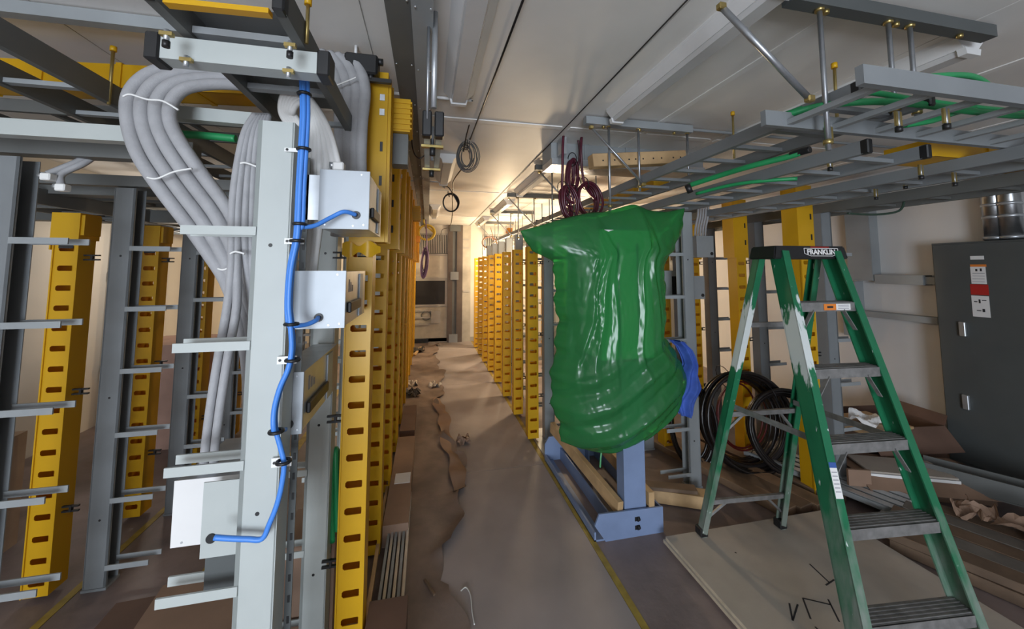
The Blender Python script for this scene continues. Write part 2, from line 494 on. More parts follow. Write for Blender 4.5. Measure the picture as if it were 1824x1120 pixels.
PITCH = .635
def duct_row(kind, x, ys, aisle, rowname, group):
    first = None
    for i, y in enumerate(ys):
        nm = ORD[i] if i < len(ORD) - 1 else 'farthest'
        lab = f'{nm} yellow slotted vertical duct in {rowname}'
        if first is None: first = make_duct(kind, lab, (x, y, 0), aisle, group)
        else: dup(first, (x, y, 0), lab)


duct_row('tall', -.296, [1.88 + PITCH * i for i in range(11)], 1, 'the row left of the aisle', 'yellow ducts left of the aisle')
duct_row('cap', -1.905, [2.58 + PITCH * i for i in range(7)], -1, 'the far left row', 'yellow ducts of the far left row')
duct_row('plain', 1.035, [3.78 + PITCH * i for i in range(8)], -1, 'the row right of the aisle', 'yellow ducts right of the aisle')
duct_row('plain', 2.2, [3.30 + PITCH * i for i in range(7)], 1, 'the row behind the green bag', 'yellow ducts behind the bagged rack')
duct_row('tallc', 2.86, [2.45 + PITCH * i for i in range(7)], -1, 'the row behind the ladder', 'yellow ducts behind the ladder')

# ------------------------------------------------------------------ rack uprights with pins
def make_upright(label, loc, m, pin, group, zt=2.134, pins=True, front=True):
    """C-channel post; pin = -1/+1 is the side the cable pins stick out."""
    t = thing('rack_upright', label, 'rack upright', loc, 0, group)
    c = MB(); w2, d = .05, .085
    c.box(-w2, w2, 0, .004, 0, zt)
    c.box(-w2 * 1, -w2 + .004, 0, d, 0, zt) if pin > 0 else c.box(w2 - .004, w2, 0, d, 0, zt)
    c.box(-w2, w2, d - .004, d, 0, zt)
    c.box(-w2 * pin - .002, -w2 * pin + .002, 0, d, 0, zt)
    x_in = w2 * pin
    c.box(x_in - .012 if pin > 0 else x_in, x_in if pin > 0 else x_in + .012, 0, .01, 0, zt)
    c.build('post', m, t, True)
    MB().box(-.055, .055, -.006, .09, 0, .012).build('foot_plate', m, t, True)
    for z in (.35, .98, 1.75):
        MB().cyl((0, -.0006, z), (0, .002, z), .006, 8).build('bolt_hole', BLACK, t, True)
    if pins:
        for k in range(6):
            z = .107 + .337 * k
            for y, L in ((-.004, .185), (.075, .20)):
                MB().box(pin * (w2 - .01), pin * (w2 + L), y, y + .006, z - .013, z + .013).build('cable_pin', POST if m is POST else GREY, t, True)
    remember(t)
    return t


def upright_row(m, x, ys, pin, rowname, group, first_label=None):
    f = None
    for i, y in enumerate(ys):
        lab = f'{ORD[i] if i < 11 else "farthest"} grey rack post with cable pins in {rowname}'
        if i == 0 and first_label: lab = first_label
        if f is None: f = make_upright(lab, (x, y, 0), m, pin, group)
        else: dup(f, (x, y, 0), lab)


upright_row(POST, -.465, [1.28 + PITCH * i for i in range(12)], -1, 'the row left of the aisle', 'posts of the left row', 'large pale grey rack post with cable pins close to the camera')
upright_row(MGREY, -1.675, [1.915 + PITCH * i for i in range(8)], 1, 'the far left row', 'posts of the far left row')
upright_row(GREY, 1.2, [3.72 + PITCH * i for i in range(8)], 1, 'the row right of the aisle', 'posts right of the aisle')
upright_row(GREY, 2.035, [2.69 + PITCH * i for i in range(8)], -1, 'the row behind the green bag', 'posts behind the bagged rack', 'grey rack post standing between the green bag and the ladder')
upright_row(MGREY, 3.1, [2.42 + PITCH * i for i in range(7)], 1, 'the row behind the ladder', 'posts behind the ladder')


# ------------------------------------------------------------------ overhead: ladder trays
def ladder_tray(label, axis, a, b, c0, c1, z0, m, pitch=.23, h=.055, capends=(0,), mr=None, group=None, rz=None):
    """two stringers at a and b running along axis from c0 to c1; rungs between."""
    t = thing('cable_tray', label, 'cable tray', ((a + b) / 2, c0, z0) if axis == 'y' else (c0, (a + b) / 2, z0), 0, group)
    mr = mr or m
    for s in (a, b):
        k = MB()
        if axis == 'y': k.box(s - .0125, s + .0125, c0, c1, z0, z0 + h)
        else: k.box(c0, c1, s - .011, s + .011, z0, z0 + h)
        k.build('stringer', m, t)
        for e in capends:
            c = c0 - .001 if e == 0 else c1 + .001; d = -.02 if e == 0 else .02
            k = MB()
            if axis == 'y': k.box(s - .013, s + .013, min(c, c + d), max(c, c + d) + (.012 if e == 0 else 0), z0 - .002, z0 + h + .002)
            else: k.box(min(c, c + d), max(c, c + d), s - .016, s + .016, z0 - .006, z0 + h + .006)
            k.bevel(.004).build('end_cap', BLACK if axis == 'y' else m, t)
    n = max(1, int((c1 - c0) / pitch)); rz = z0 + .008 if rz is None else rz
    for i in range(n):
        c = c0 + pitch * (i + .5)
        k = MB()
        if axis == 'y': k.box(a + .011, b - .011, c - .015, c + .015, rz, rz + .018)
        else: k.box(c - .012, c + .012, a + .011, b - .011, rz, rz + .018)
        k.build('rung', mr, t)
    return t


TR = 'overhead cable trays'
ladder_tray('dark ladder tray over the large pale post near the camera', 'y', -.60, -.34, .93, 8.6, 2.262, DGREY, .3, .07, mr=GREY, group=TR)  # underlit shade put into the stringers as a darker grey than the rungs
ladder_tray('dark ladder tray above the far left rack row', 'y', -1.56, -1.30, 1.0, 8.4, 2.36, DGREY, .3, .085, mr=GREY, group=TR)  # stringers darkened likewise, their shade is in the colour
ladder_tray('grey ladder tray over the row right of the aisle', 'y', 1.42, 1.74, .98, 8.7, 2.258, MGREY, .23, .055, group=TR)
ladder_tray('grey ladder tray over the row behind the green bag', 'y', 1.72, 2.04, 1.17, 8.7, 2.142, MGREY, .23, .055, group=TR)
ladder_tray('long grey ladder tray above the ladder nearest the right wall', 'y', 2.44, 2.72, .55, 8.7, 2.142, MGREY, .23, .055, group=TR)
ladder_tray('dark ladder tray over the row behind the ladder', 'y', 3.05, 3.33, .45, 8.4, 2.12, DGREY, .3, .07, group=TR)
ladder_tray('grey ladder tray crossing over the right hand trays', 'x', .81, 1.13, 1.19, 4.5, 2.20, MGREY, .21, .056, capends=(), mr=GREY, group=TR)
ladder_tray('dark cross tray behind the looped grey hoses', 'x', 2.28, 2.58, -3.2, -.7, 2.44, DGREY, .3, .06, capends=(), group=TR)
ladder_tray('dark lower cross tray above the far left yellow ducts', 'x', 2.98, 3.26, -3.3, -.72, 2.18, DGREY, .3, .07, capends=(), group=TR)
ladder_tray('dark cross tray deep between the left rack rows', 'x', 3.95, 4.25, -3.3, -.72, 2.26, DGREY, .3, .06, capends=(), group=TR)
ladder_tray('dark cross tray behind the ladder top', 'x', 3.5, 3.8, 2.45, 4.5, 2.25, DGREY, .3, .06, capends=(), group=TR)
ladder_tray('farther dark cross tray behind the right rack rows', 'x', 4.6, 4.9, 1.4, 4.5, 2.27, DGREY, .3, .06, capends=(), group=TR)
ladder_tray('low dark tray along the left wall', 'y', -2.5, -2.2, 2.2, 8.4, 2.05, DGREY, .3, .09, group=TR)
ladder_tray('upper dark tray along the left wall', 'y', -3.1, -2.75, 1.6, 8.4, 2.28, DGREY, .3, .09, group=TR)
ladder_tray('dark tray hanging between the two left rack rows', 'y', -1.12, -.86, 2.7, 8.4, 2.1, DGREY, .25, .09, group=TR)
for k, (yy, zz) in enumerate(((2.75, 2.12), (3.6, 2.05), (4.4, 2.12), (5.2, 2.08))):
    tag(MB().box(-3.3, -.66, yy, yy + .12, zz, zz + .10).build('support_beam', DGREY), f'{ORD[k]} dark support beam spanning the left rack rows overhead', 'beam', 'dark overhead beams at left')
# dark pan under the nearest tray
tag(MB().box(-.585, -.355, 1.02, 1.62, 2.322, 2.326).build('tray_pan', DGREY), 'dark flat pan lying in the tray above the pale post', 'tray pan')
tag(MB().beam(atz(296, 5, 2.255), atz(482, 24, 2.255), .022, .012).build('edge_strip', YEL), 'yellow edge strip across the near end of the left tray', 'edge strip')


def strut(label, p, q, m, h=.045, w=.045, caps=(), group=None, capm=None, holes=0):
    p, q = Vector(p), Vector(q)
    t = thing('strut_channel', label, 'strut', (p + q) / 2 - Vector((0, 0, h / 2)), 0, group)
    MB().beam(p, q, w, h).build('channel', m, t)
    d = (q - p).normalized()
    for e in caps:
        c = p if e == 0 else q; s = -1 if e == 0 else 1
        MB().beam(c - d * s * .012, c + d * s * .02, w + .012, h + .012).bevel(.004).build('end_cap', capm or BLACK, t)
    for i in range(holes):
        c = p.lerp(q, (i + .5) / holes)
        MB().cyl(c + Vector((0, 0, -h / 2 - .014)), c + Vector((0, 0, -h / 2 + .002)), .011, 6).build('nut', ZINC, t)
    return t


CS = 'cross struts under the left tray'
strut('pale cross strut with black cap over the looped hoses', (-.665, 1.09, 2.225), (-.285, 1.09, 2.225), POST, .058, .05, (1, 0), CS)
strut('second pale cross strut just above the large post', aty(290, 200, 1.74), aty(466, 216, 1.74), POST, .052, .045, (), CS)
strut('third cross strut behind the large pale post', (-.68, 2.05, 2.225), (-.40, 2.05, 2.225), GREY, .05, .045, (), CS)
strut('pale cross strut at the left edge of the picture', (-2.1, 1.72, 2.19), (-1.13, 1.72, 2.19), POST, .06, .05, (), CS, holes=1)
strut('grey strut block under the far left tray', (-1.9, 1.98, 2.20), (-1.04, 1.98, 2.20), DGREY, .09, .07, (), CS)
strut('dim cross strut deep in the far left row', (-2.1, 2.55, 2.17), (-1.1, 2.55, 2.17), DGREY, .06, .05, (), CS)
strut('dark cross strut deep between the left rows', (-2.1, 3.45, 2.30), (-.7, 3.45, 2.30), DGREY, .06, .05, (), CS)
strut('short pale strut on the ceiling above the left tray', (-.62, 1.17, 2.665), (-.245, 1.17, 2.665), POST, .045, .042, (), None)
strut('grey strut on the ceiling at the upper left', (-2.2, 1.75, 2.66), (-.95, 1.75, 2.66), GREY, .05, .045, (), None)

# ceiling struts over the right rows
STY = [1.06, 2.30, 3.50, 4.93, 6.42, 8.02]
stx = [(1.25, 2.27), (1.0, 1.80), (1.0, 1.8), (1.02, 1.8), (1.03, 1.8), (1.03, 1.8)]
for i, y in enumerate(STY):
    lab = ['black strut on the ceiling at the upper right corner', 'grey strut on the ceiling above the wooden block', 'dark ceiling strut above the maroon coils', 'fourth ceiling strut along the right row', 'fifth ceiling strut along the right row', 'farthest small ceiling strut by the end wall'][i]
    strut(lab, (stx[i][0], y, 2.655), (stx[i][1], y, 2.655), (CABM if i == 0 else DGREY) if i != 1 else GREY, .05, .05, (), 'ceiling struts over the right rows', holes=3)


def rod(label, p, q, r=.0075, m=ROD, nuts=True, tip=None, group='threaded hanger rods', cat='hanger rod'):
    p, q = Vector(p), Vector(q)
    t = thing('hanger_rod', label, cat, q if q.z < p.z else p, 0, group)
    MB().cyl(p, q, r, 8).build('rod', m, t)
    d = (q - p).normalized()
    if nuts:
        for c in (p + d * .012, q - d * .03):
            MB().cyl(c - d * .008, c + d * .008, r * 1.9, 6).build('nut', ZINC, t)
    if tip: MB().cyl(p - d * .012, p + d * .008, r * 1.9, 8).build('tip', tip, t)
    return t


rx = [1.39, 1.72, 1.83]
rl = ['vertical rod beside the diagonal tube at upper right', 'left rod of the pair hanging at the upper right', 'right rod of the pair hanging at the upper right']
for x, l in zip(rx, rl): rod(l, (x, 1.06, 2.64), (x, 1.06, 2.10 if x == 1.39 else 2.25), .0085, ROD)
for i, y in enumerate(STY[1:]):
    for k, x in enumerate((1.17, 1.39, 1.77)):
        rod(f'{["left", "middle", "right"][k]} rod under the {["grey", "third", "fourth", "fifth", "farthest"][i]} ceiling strut', (x, y, 2.645), (x, y, 2.20 if k else 2.06), .008)


def brace(label, p, q, r=.009):
    t = thing('diagonal_brace', label, 'brace', q, 0, 'diagonal braces over the right rows')
    MB().cyl(p, q, r, 10).build('rod', ROD, t)
    for c in (p, q):
        c = Vector(c)
        MB().box(c.x - .014, c.x + .014, c.y - .012, c.y + .012, c.z - .012, c.z + .012).bevel(.004).build('clevis', ZINC, t)
    return t


brace('thick diagonal tube from the ceiling at upper right', aty(1285, 12, 1.06), aty(1442, 176, 1.03), .011)
for i, y in enumerate(STY[1:]):
    brace(f'diagonal brace below the {["grey", "third", "fourth", "fifth", "farthest"][i]} ceiling strut', (1.04, y - .01, 2.61), (1.40, y - .03, 2.24), .008)
tip = YEL
rod('yellow tipped threaded rod beside the wooden block', aty(1305, 203, 1.60), aty(1308, 282, 1.60), .005, ZINC, False, tip)
rod('yellow tipped threaded rod among the green cables', aty(1486, 118, 1.112), aty(1491, 208, 1.112), .0055, ZINC, False, tip)
rod('yellow tipped threaded rod left of the looped hoses', atx(202, 88, -1.290), Vector((-1.290, atx(202, 88, -1.290).y, 2.35)), .006, ZINC, False, tip)
rod('yellow tipped rod beside the blue cable bundle', atx(549, 4, -.322), Vector((-.322, atx(549, 4, -.322).y, 2.27)), .005, ZINC, False, tip)
for i, (x, y) in enumerate([(1.445, 3.1), (1.445, 3.75), (1.40, 4.3), (1.445, 5.2), (1.445, 5.8), (1.445, 7.1), (1.40, 4.6), (1.40, 6.1)]):
    rod(f'{["first", "second", "third", "fourth", "fifth", "sixth", "seventh", "eighth"][i]} slim rod standing in the tray right of the aisle', (x, y, 2.5), (x, y, 2.25), .005, ROD, False, None, 'slim rods standing up in the right tray')

# clamps hanging under the right trays
CLS = [(1478, 290, 1.32), (1600, 215, .9), (1478, 240, 1.1), (1612, 325, 1.6), (1560, 345, 1.75), (1700, 318, 1.3), (1640, 305, 1.25), (1685, 210, .85)]
CLN = ['under the capped grey tray end', 'on the crossing tray rail', 'below the crossing tray', 'under the long grey tray', 'beside the thin dark hose', 'on the dark tray near the right wall', 'between the two grey trays', 'at the right edge of the crossing tray']
for (px_, py_, Y), n in zip(CLS, CLN):
    c = aty(px_, py_, Y)
    t = thing('beam_clamp', f'small brassy clamp with black knob {n}', 'clamp', c - Vector((0, 0, .05)), 0, 'clamps under the right trays')
    MB().box(c.x - .013, c.x + .013, c.y - .003, c.y + .003, c.z - .018, c.z + .03).build('plate', ZINC, t)
    MB().cyl((c.x, c.y, c.z - .03), (c.x, c.y, c.z + .03), .005, 8).build('bolt', ROD, t)
    MB().cyl((c.x, c.y, c.z - .036), (c.x, c.y, c.z - .02), .010, 10).build('knob', BLACK, t)
for (px_, py_, Y), n in zip([(297, 62, 1.0), (517, 82, 1.0), (332, 108, 1.06), (514, 128, 1.06)], ['left upper', 'right upper', 'left lower', 'right lower']):
    c = aty(px_, py_, Y)
    t = thing('beam_clamp', f'{n} brassy clamp on the pale strut over the hoses', 'clamp', c - Vector((0, 0, .03)), 0, 'clamps on the near left tray')
    MB().box(c.x - .013, c.x + .013, c.y - .006, c.y + .006, c.z - .003, c.z + .006).build('plate', ZINC, t)
    MB().cyl((c.x, c.y, c.z - .016), (c.x, c.y, c.z + .012), .006, 8).build('bolt', GALV, t)
    if 'upper' in n: MB().cyl((c.x, c.y, c.z - .03), (c.x, c.y, c.z - .015), .008, 8).build('cap', BLACK, t)

# wooden block on the rods
p, q = aty(1052, 288, 2.36), aty(1216, 281, 2.36)
t = thing('wooden_block', 'pine block with drilled holes hanging over the green bag', 'wood block', (p + q) / 2)
MB().beam(p, q, .085, .088).bevel(.003).build('timber', WOOD, t)
for f in (.1, .16, .22, .37, .44, .52, .63, .72, .85, .93):
    c = p.lerp(q, f); MB().cyl((c.x, c.y - .0432, c.z - .006), (c.x, c.y - .04, c.z - .006), .006, 8).build('hole', BLACK, t)
# ceiling beam behind
bmz = thing('ceiling_beam', 'grey boxed beam under the ceiling behind the wooden block', 'beam', (1.65, 2.88, 2.5))
MB().box(.95, 2.35, 2.86, 3.1, 2.56, 2.69).build('boxing', GREY, bmz)
MB().box(.95, 2.35, 2.84, 3.1, 2.505, 2.558).build('lower_strip', GALV, bmz)
for x in (1.25, 1.62, 1.98): MB().box(x - .02, x + .02, 2.85, 2.859, 2.56, 2.69).build('rib', GREY, bmz)
# grey beam running along the ceiling over the aisle
bmz = thing('ceiling_beam', 'dark grey flat duct along the ceiling left of the aisle', 'beam', (-.08, 4, 2.6))
MB().box(-.17, -.075, -1.2, 8.9, 2.64, 2.69).build('duct', DGREY, bmz)
MB().box(-.075, .005, -1.2, 8.9, 2.62, 2.69).build('duct', GREY, bmz)
for i in range(14):
    for x in (-.16, -.09, -.06, -.005): MB().cyl((x, .9 + i * .45, 2.616 if x > -.075 else 2.636), (x, .9 + i * .45, 2.645), .004, 6).build('rivet', GALV, bmz)

# ceiling light fixtures (all switched off)
def fixture(label, x, y0, y1, wd=.085):
    t = thing('strip_light', label, 'light fixture', (x, (y0 + y1) / 2, 2.61), 0, 'ceiling strip lights')
    MB().prism([(x - wd, 2.69), (x - wd, 2.675), (x - wd * .55, 2.635), (x + wd * .55, 2.635), (x + wd, 2.675), (x + wd, 2.69)], 'y', y0, y1).build('housing', FIXT, t)
    MB().prism([(x - wd * .5, 2.634), (x - wd * .42, 2.612), (x + wd * .42, 2.612), (x + wd * .5, 2.634)], 'y', y0 + .02, y1 - .02).build('lens', LENS, t)
    for y in (y0, y1):
        MB().prism([(x - wd * .6, 2.635), (x - wd * .5, 2.606), (x + wd * .5, 2.606), (x + wd * .6, 2.635)], 'y', y - .008, y + .022).build('end_cap', FIXT, t)


fixture('long strip light over the aisle near the camera', .155, .2, 2.12)
fixture('long strip light over the green ladder side of the ceiling', 1.17, 1.0, 2.18, .075)
fixture('strip light at the right above the crossing tray', 2.30, 1.13, 2.45, .08)
fixture('strip light beside the maroon coils', 1.15, 3.42, 4.75, .08)
fixture('strip light farther along the right row', 1.15, 5.4, 6.7, .08)
fixture('small strip light over the aisle before the hanging coil', .155, 3.35, 4.3)
fixture('distant strip light over the aisle', .1, 6.1, 7.3)
fixture('distant strip light near the end wall at right', 1.1, 7.3, 8.5, .08)
tag(MB().tube([(-.35, 2.2, 2.675), (.1, 2.2, 2.675), (.24, 2.2, 2.675)], .01, 8).build('conduit', FIXT), 'thin white conduit crossing the ceiling above the aisle', 'conduit')
tag(MB().tube([(1.25, 2.33, 2.672), (2.4, 2.33, 2.672), (4.6, 2.33, 2.672)], .011, 8).build('conduit', GREY), 'grey conduit crossing the ceiling at the right', 'conduit')
tag(MB().tube([(-.3, 4.4, 2.67), (.1, 4.4, 2.67), (.18, 4.4, 2.6)], .01, 8).build('conduit', GALV), 'conduit crossing the ceiling farther down the aisle', 'conduit')

# double strut hanging over the aisle
t = thing('hanging_trapeze', 'pair of black capped struts hanging over the aisle on a steel tube', 'hanger', (.02, 1.5, 2.2))
MB().cyl((.012, 1.47, 2.69), (.012, 1.47, 2.30), .0115, 12).build('steel_tube', GALV, t)
MB().cyl((-.012, 1.46, 2.69), (-.012, 1.46, 2.25), .006, 8).build('threaded_rod', ROD, t)
for x in (-.012, .034):
    MB().box(x - .012, x + .012, 1.49, 2.05, 2.195, 2.275).build('strut', POST, t)
    MB().box(x - .018, x + .018, 1.455, 1.50, 2.185, 2.285).bevel(.005).build('end_cap', BLACK, t)
for y in (1.6, 1.98):
    MB().box(-.035, .055, y - .012, y + .012, 2.183, 2.193).build('clamp_plate', ZINC, t)
    MB().cyl((.011, y, 2.15), (.011, y, 2.19), .012, 8).build('nut', BLACK, t)
MB().cyl((.011, 1.75, 2.17), (.011, 1.75, 2.33), .008, 8).build('bolt', ROD, t)

# ------------------------------------------------------------------ coils and hanging cables
def coil(name, label, c, rx, rz, turns, r, m, ax=(1, 0, 0), up=(0, 0, 1), jit=.12, depth=.03, tail=None, group=None, ties=2, n=40, cat='cable coil'):
    """separate wound loops of one cable; ax/up span its plane."""
    c, ax, up = Vector(c), Vector(ax).normalized(), Vector(up).normalized(); nrm = ax.cross(up).normalized()
    t = thing(name, label, cat, c - up * rz, 0, group)
    pts = []
    ph = [random.uniform(-1, 1) for _ in range(turns + 2)]
    for i in range(turns * n):
        a = 2 * math.pi * i / n; k = i / n; i0 = int(k); fr = k - i0
        j = ph[i0] * (1 - fr) + ph[i0 + 1] * fr
        w = math.sin(a * .5 + i0) * .5
        pts.append(c + ax * (math.cos(a) * rx * (1 + j * jit)) + up * (math.sin(a) * rz * (1 + j * jit * .8)) + nrm * (depth * (j * .8 + w * .4 + (k / turns - .5))))
    if tail:
        pts = [Vector(p) for p in smooth_path([Vector(q) for q in tail] + [pts[0]], 8)] + pts[1:]
    MB().tube(pts, r, 6 if r < .012 else 8).build('winding', m, t)
    for k in range(ties):
        a = math.pi * (.5 + k) + .3
        p = c + ax * math.cos(a) * rx + up * math.sin(a) * rz
        tng = (-ax * math.sin(a) * rx + up * math.cos(a) * rz).normalized(); rad = (ax * math.cos(a) + up * math.sin(a)).normalized()
        rr = max(depth * .8, rx * jit) + r * 1.4
        MB().tube([p + rad * rr * math.cos(b) + nrm * rr * math.sin(b) for b in [2 * math.pi * i / 12 for i in range(12)]], .0035, 5, True).build('tie', BLACK, t)
    return t


hang = Vector((1.0, 2.75, 2.58))
MG = 'maroon cable coils hanging by the green bag'
coil('cable_coil', 'middle tightly wound maroon coil hanging above the bag', aty(1020, 312, 2.8), .045, .135, 7, .009, MCAB, (1, .3, .1), (.08, 0, 1), .2, .05, [aty(1016, 226, 2.75), aty(1030, 250, 2.77), aty(1032, 285, 2.8)], MG)
coil('cable_coil', 'arched maroon coil resting on top of the bag', aty(1049, 355, 2.75), .10, .13, 6, .010, MCAB, (1, .2, 0), (-.05, 0, 1), .14, .045, [aty(1037, 232, 2.7), aty(1035, 275, 2.7), aty(1042, 330, 2.75)], MG)
coil('cable_coil', 'lowest maroon coil at the left of the bag top', aty(1010, 362, 2.75), .05, .115, 6, .010, MCAB, (1, .4, 0), (-.15, 0, 1), .25, .06, [aty(1014, 223, 2.72), aty(1004, 240, 2.7), aty(1002, 300, 2.7), aty(1003, 345, 2.74)], MG)
coil('wire_coil', 'grey wire coil hanging from the ceiling over the aisle', aty(832, 278, 3.0), .075, .115, 10, .0035, mat('grey_wire', (.10, .10, .10), .5), (1, .2, 0), (.03, 0, 1), .5, .07, [(.30, 2.9, 2.68), aty(836, 245, 2.95)], 'wire coils over the aisle', 1)
coil('wire_coil', 'small round black wire coil farther down the aisle', aty(803, 361, 4.3), .085, .10, 7, .006, KCAB, (1, .1, 0), (0, 0, 1), .1, .03, [(.16, 4.4, 2.62), aty(800, 335, 4.32)], 'wire coils over the aisle', 1)
coil('wire_coil', 'yellow and grey coil hanging near the end wall', aty(760, 414, 7.6), .145, .14, 5, .016, mat('yellow_cable_jacket', (.7, .5, .06), .5), (1, 0, 0), (0, 0, 1), .1, .05, [(aty(756, 398, 7.6).x, 7.6, 2.69), aty(756, 398, 7.6)], 'wire coils over the aisle', 1)
coil('wire_coil', 'long twisted purple cable bundle below the yellow coil', aty(756, 467, 7.5), .05, .235, 10, .012, PCAB, (1, 0, 0), (.06, 0, 1), .6, .08, [(aty(758, 398, 7.5).x, 7.5, 2.69), aty(760, 425, 7.5)], 'wire coils over the aisle', 1)
coil('wire_coil', 'thin pale wire coil above the distant right tray', aty(871, 432, 7.6), .12, .10, 3, .006, mat('pink_wire', (.5, .25, .15), .5), (1, 0, 0), (0, 0, 1), .3, .05, [aty(874, 405, 7.6)], 'wire coils over the aisle', 0)
coil('wire_coil', 'dark wire loop beside the left yellow ducts', aty(748, 250, 2.9), .06, .14, 1, .005, KCAB, (1, 0, 0), (0, 0, 1), .05, .02, None, 'wire coils over the aisle', 0)
tag(MB().tube([(.335, .9, 2.675), (.32, 2.0, 2.675), (.305, 2.9, 2.68)], .005, 6).build('ceiling_wire', KCAB), 'black wire running along the ceiling to the grey coil', 'wire')
tag(MB().tube([(.93, .9, 2.682), (.955, 4, 2.682), (.95, 8.9, 2.682)], .0035, 6).build('ceiling_wire', KCAB), 'thin dark wire along the ceiling seam right of the aisle', 'wire')
tag(MB().tube(smooth_path([(.24, 2.18, 2.665), aty(835, 180, 2.4), aty(838, 210, 2.55), aty(830, 245, 2.8), aty(826, 270, 2.95)], 8), .005, 6).build('ceiling_wire', KCAB), 'dark wire dropping from the strip light to the coil', 'wire')
tag(MB().tube(smooth_path([aty(823, 300, 3.0), aty(808, 322, 3.4), aty(806, 340, 4.0), aty(803, 400, 5.5), aty(787, 410, 7.0), aty(785, 430, 7.5)], 8), .006, 6).build('ceiling_wire', KCAB), 'loose wire trailing from the coil toward the end wall', 'wire')

# maroon pair of bracket on ceiling
tag(MB().box(.985, 1.03, 2.72, 2.80, 2.56, 2.69).build('ceiling_bracket', GALV), 'steel bracket holding the maroon cables at the ceiling', 'bracket')

# ------------------------------------------------------------------ green cables on the right trays
def cable(name, label, px, r, m, group=None, n=8, sub=6, cat='cable'):
    return tag(MB().tube(smooth_path(px, sub), r, n).build(name, m), label, cat, group)


GG = 'green ground cables on the right trays'
cable('ground_cable', 'thick green cable sweeping over the crossing tray', [aty(1395, 208, 1.15), aty(1430, 196, 1.1), aty(1480, 186, 1.06), aty(1560, 181, 1.0), aty(1640, 186, .98), aty(1720, 197, .96), aty(1824, 206, .94), (2.4, .95, 2.29)], .0125, GCAB, GG)
cable('ground_cable', 'second green cable beside it along the crossing tray', [aty(1400, 203, 1.2), aty(1470, 180, 1.12), aty(1540, 165, 1.04), aty(1620, 176, 1.03), aty(1720, 190, 1.0), aty(1824, 200, .98)], .011, GCAB, GG)
cable('ground_cable', 'green cable branch between two rungs of the crossing tray', [aty(1612, 222, 1.05), aty(1660, 214, 1.02), aty(1700, 200, 1.0), aty(1735, 192, .98)], .0125, GCAB, GG)
cable('ground_cable', 'green cable looping above the crossing tray at far right', [aty(1640, 138, .86), aty(1690, 134, .86), aty(1730, 136, .88), aty(1758, 150, .92), aty(1775, 172, .97)], .010, GCAB, GG)
cable('ground_cable', 'green cable with a black end along the capped tray', [aty(1228, 330, 1.95), aty(1290, 310, 1.75), aty(1340, 295, 1.6), aty(1400, 280, 1.47), aty(1425, 272, 1.42)], .015, GCAB, GG)
cable('cable_sleeve', 'black sleeve on the end of the green cable', [aty(1408, 277, 1.455), aty(1425, 271, 1.42), aty(1443, 266, 1.38)], .017, BLACK)
cable('ground_cable', 'darker green cable under the capped grey tray', [aty(1240, 345, 1.98), aty(1300, 330, 1.8), aty(1360, 322, 1.65), aty(1420, 318, 1.55)], .010, GCAB, GG)
cable('thin_hose', 'thin dark hose curving below the right trays', [aty(1510, 380, 1.9), aty(1560, 382, 1.9), aty(1600, 376, 1.9), aty(1610, 360, 1.9), aty(1606, 350, 1.9)], .007, mat('dark_green_hose', (.03, .06, .04), .5))
cable('ground_cable', 'short green cable end under the left tray', [aty(314, 238, 1.75), aty(370, 242, 1.75), aty(420, 247, 1.75)], .016, GCAB)
tag(MB().cyl(aty(1222, 338, 1.9), aty(1232, 334, 1.88), .026, 14).build('cable_grommet', BLACK), 'black round grommet at the end of the green cable', 'grommet')
# green tie threads and yellow raceways overhead
def raceway(label, p, q, wd, h):
    t = thing('yellow_raceway', label, 'raceway', (Vector(p) + Vector(q)) / 2 - Vector((0, 0, h / 2)), 0, 'yellow overhead raceways')
    p, q = Vector(p), Vector(q); d = (q - p).normalized(); a = d.cross(Vector((0, 0, 1))).normalized()
    MB().beam(p - Vector((0, 0, h / 2 - .003)), q - Vector((0, 0, h / 2 - .003)), wd, .006).build('floor_panel', YEL, t)
    for s in (-1, 1):
        MB().beam(p + a * s * wd / 2, q + a * s * wd / 2, .006, h).build('side_panel', YEL, t)
    n = max(2, int((q - p).length / .3))
    for i in range(n + 1):
        c = p.lerp(q, i / n)
        MB().beam(c - d * .012, c + d * .012, wd + .02, h + .01).build('joint_rib', YEL, t)


raceway('yellow raceway crossing behind the looped hoses', (-2.0, 2.15, 2.55), (-.75, 2.02, 2.55), .14, .11)
raceway('yellow raceway end above the tray right of the aisle', (1.85, 2.75, 2.36), (1.85, 4.6, 2.36), .12, .09)
raceway('yellow raceway over the row behind the ladder', (2.25, 1.35, 2.233), (3.4, 1.35, 2.233), .16, .07)
tag(MB().box(1.38, 1.46, 6.6, 6.8, 2.314, 2.40).build('orange_box', ORBOX), 'small orange box on the distant right tray', 'box')
tag(MB().box(-.195, -.13, 6.27, 6.40, 2.1, 2.2).build('orange_box', ORBOX), 'small orange box on the distant left ducts', 'box')

# ribbed yellow outlets hanging on the left ducts
for i, y in enumerate((1.957, 4.497)):
    t = thing('ribbed_outlet', ['ribbed yellow outlet fitting beside the nearest tall duct', 'ribbed yellow outlet fitting farther along the left ducts'][i], 'outlet fitting', (-.15, y, 2.35 - .12 * i), 0, 'ribbed outlets on the left ducts')
    z = 2.37 - .14 * i
    MB().box(-.195, -.10, y, y + .14, z, z + .17).build('body', YEL, t)
    for k in range(6): MB().box(-.20, -.092, y - .006, y + .146, z + .01 + k * .027, z + .02 + k * .027).build('rib', YEL, t)
    if i == 0: MB().box(-.19, -.11, y + .03, y + .13, z - .16, z - .002).build('neck', DGREY, t)

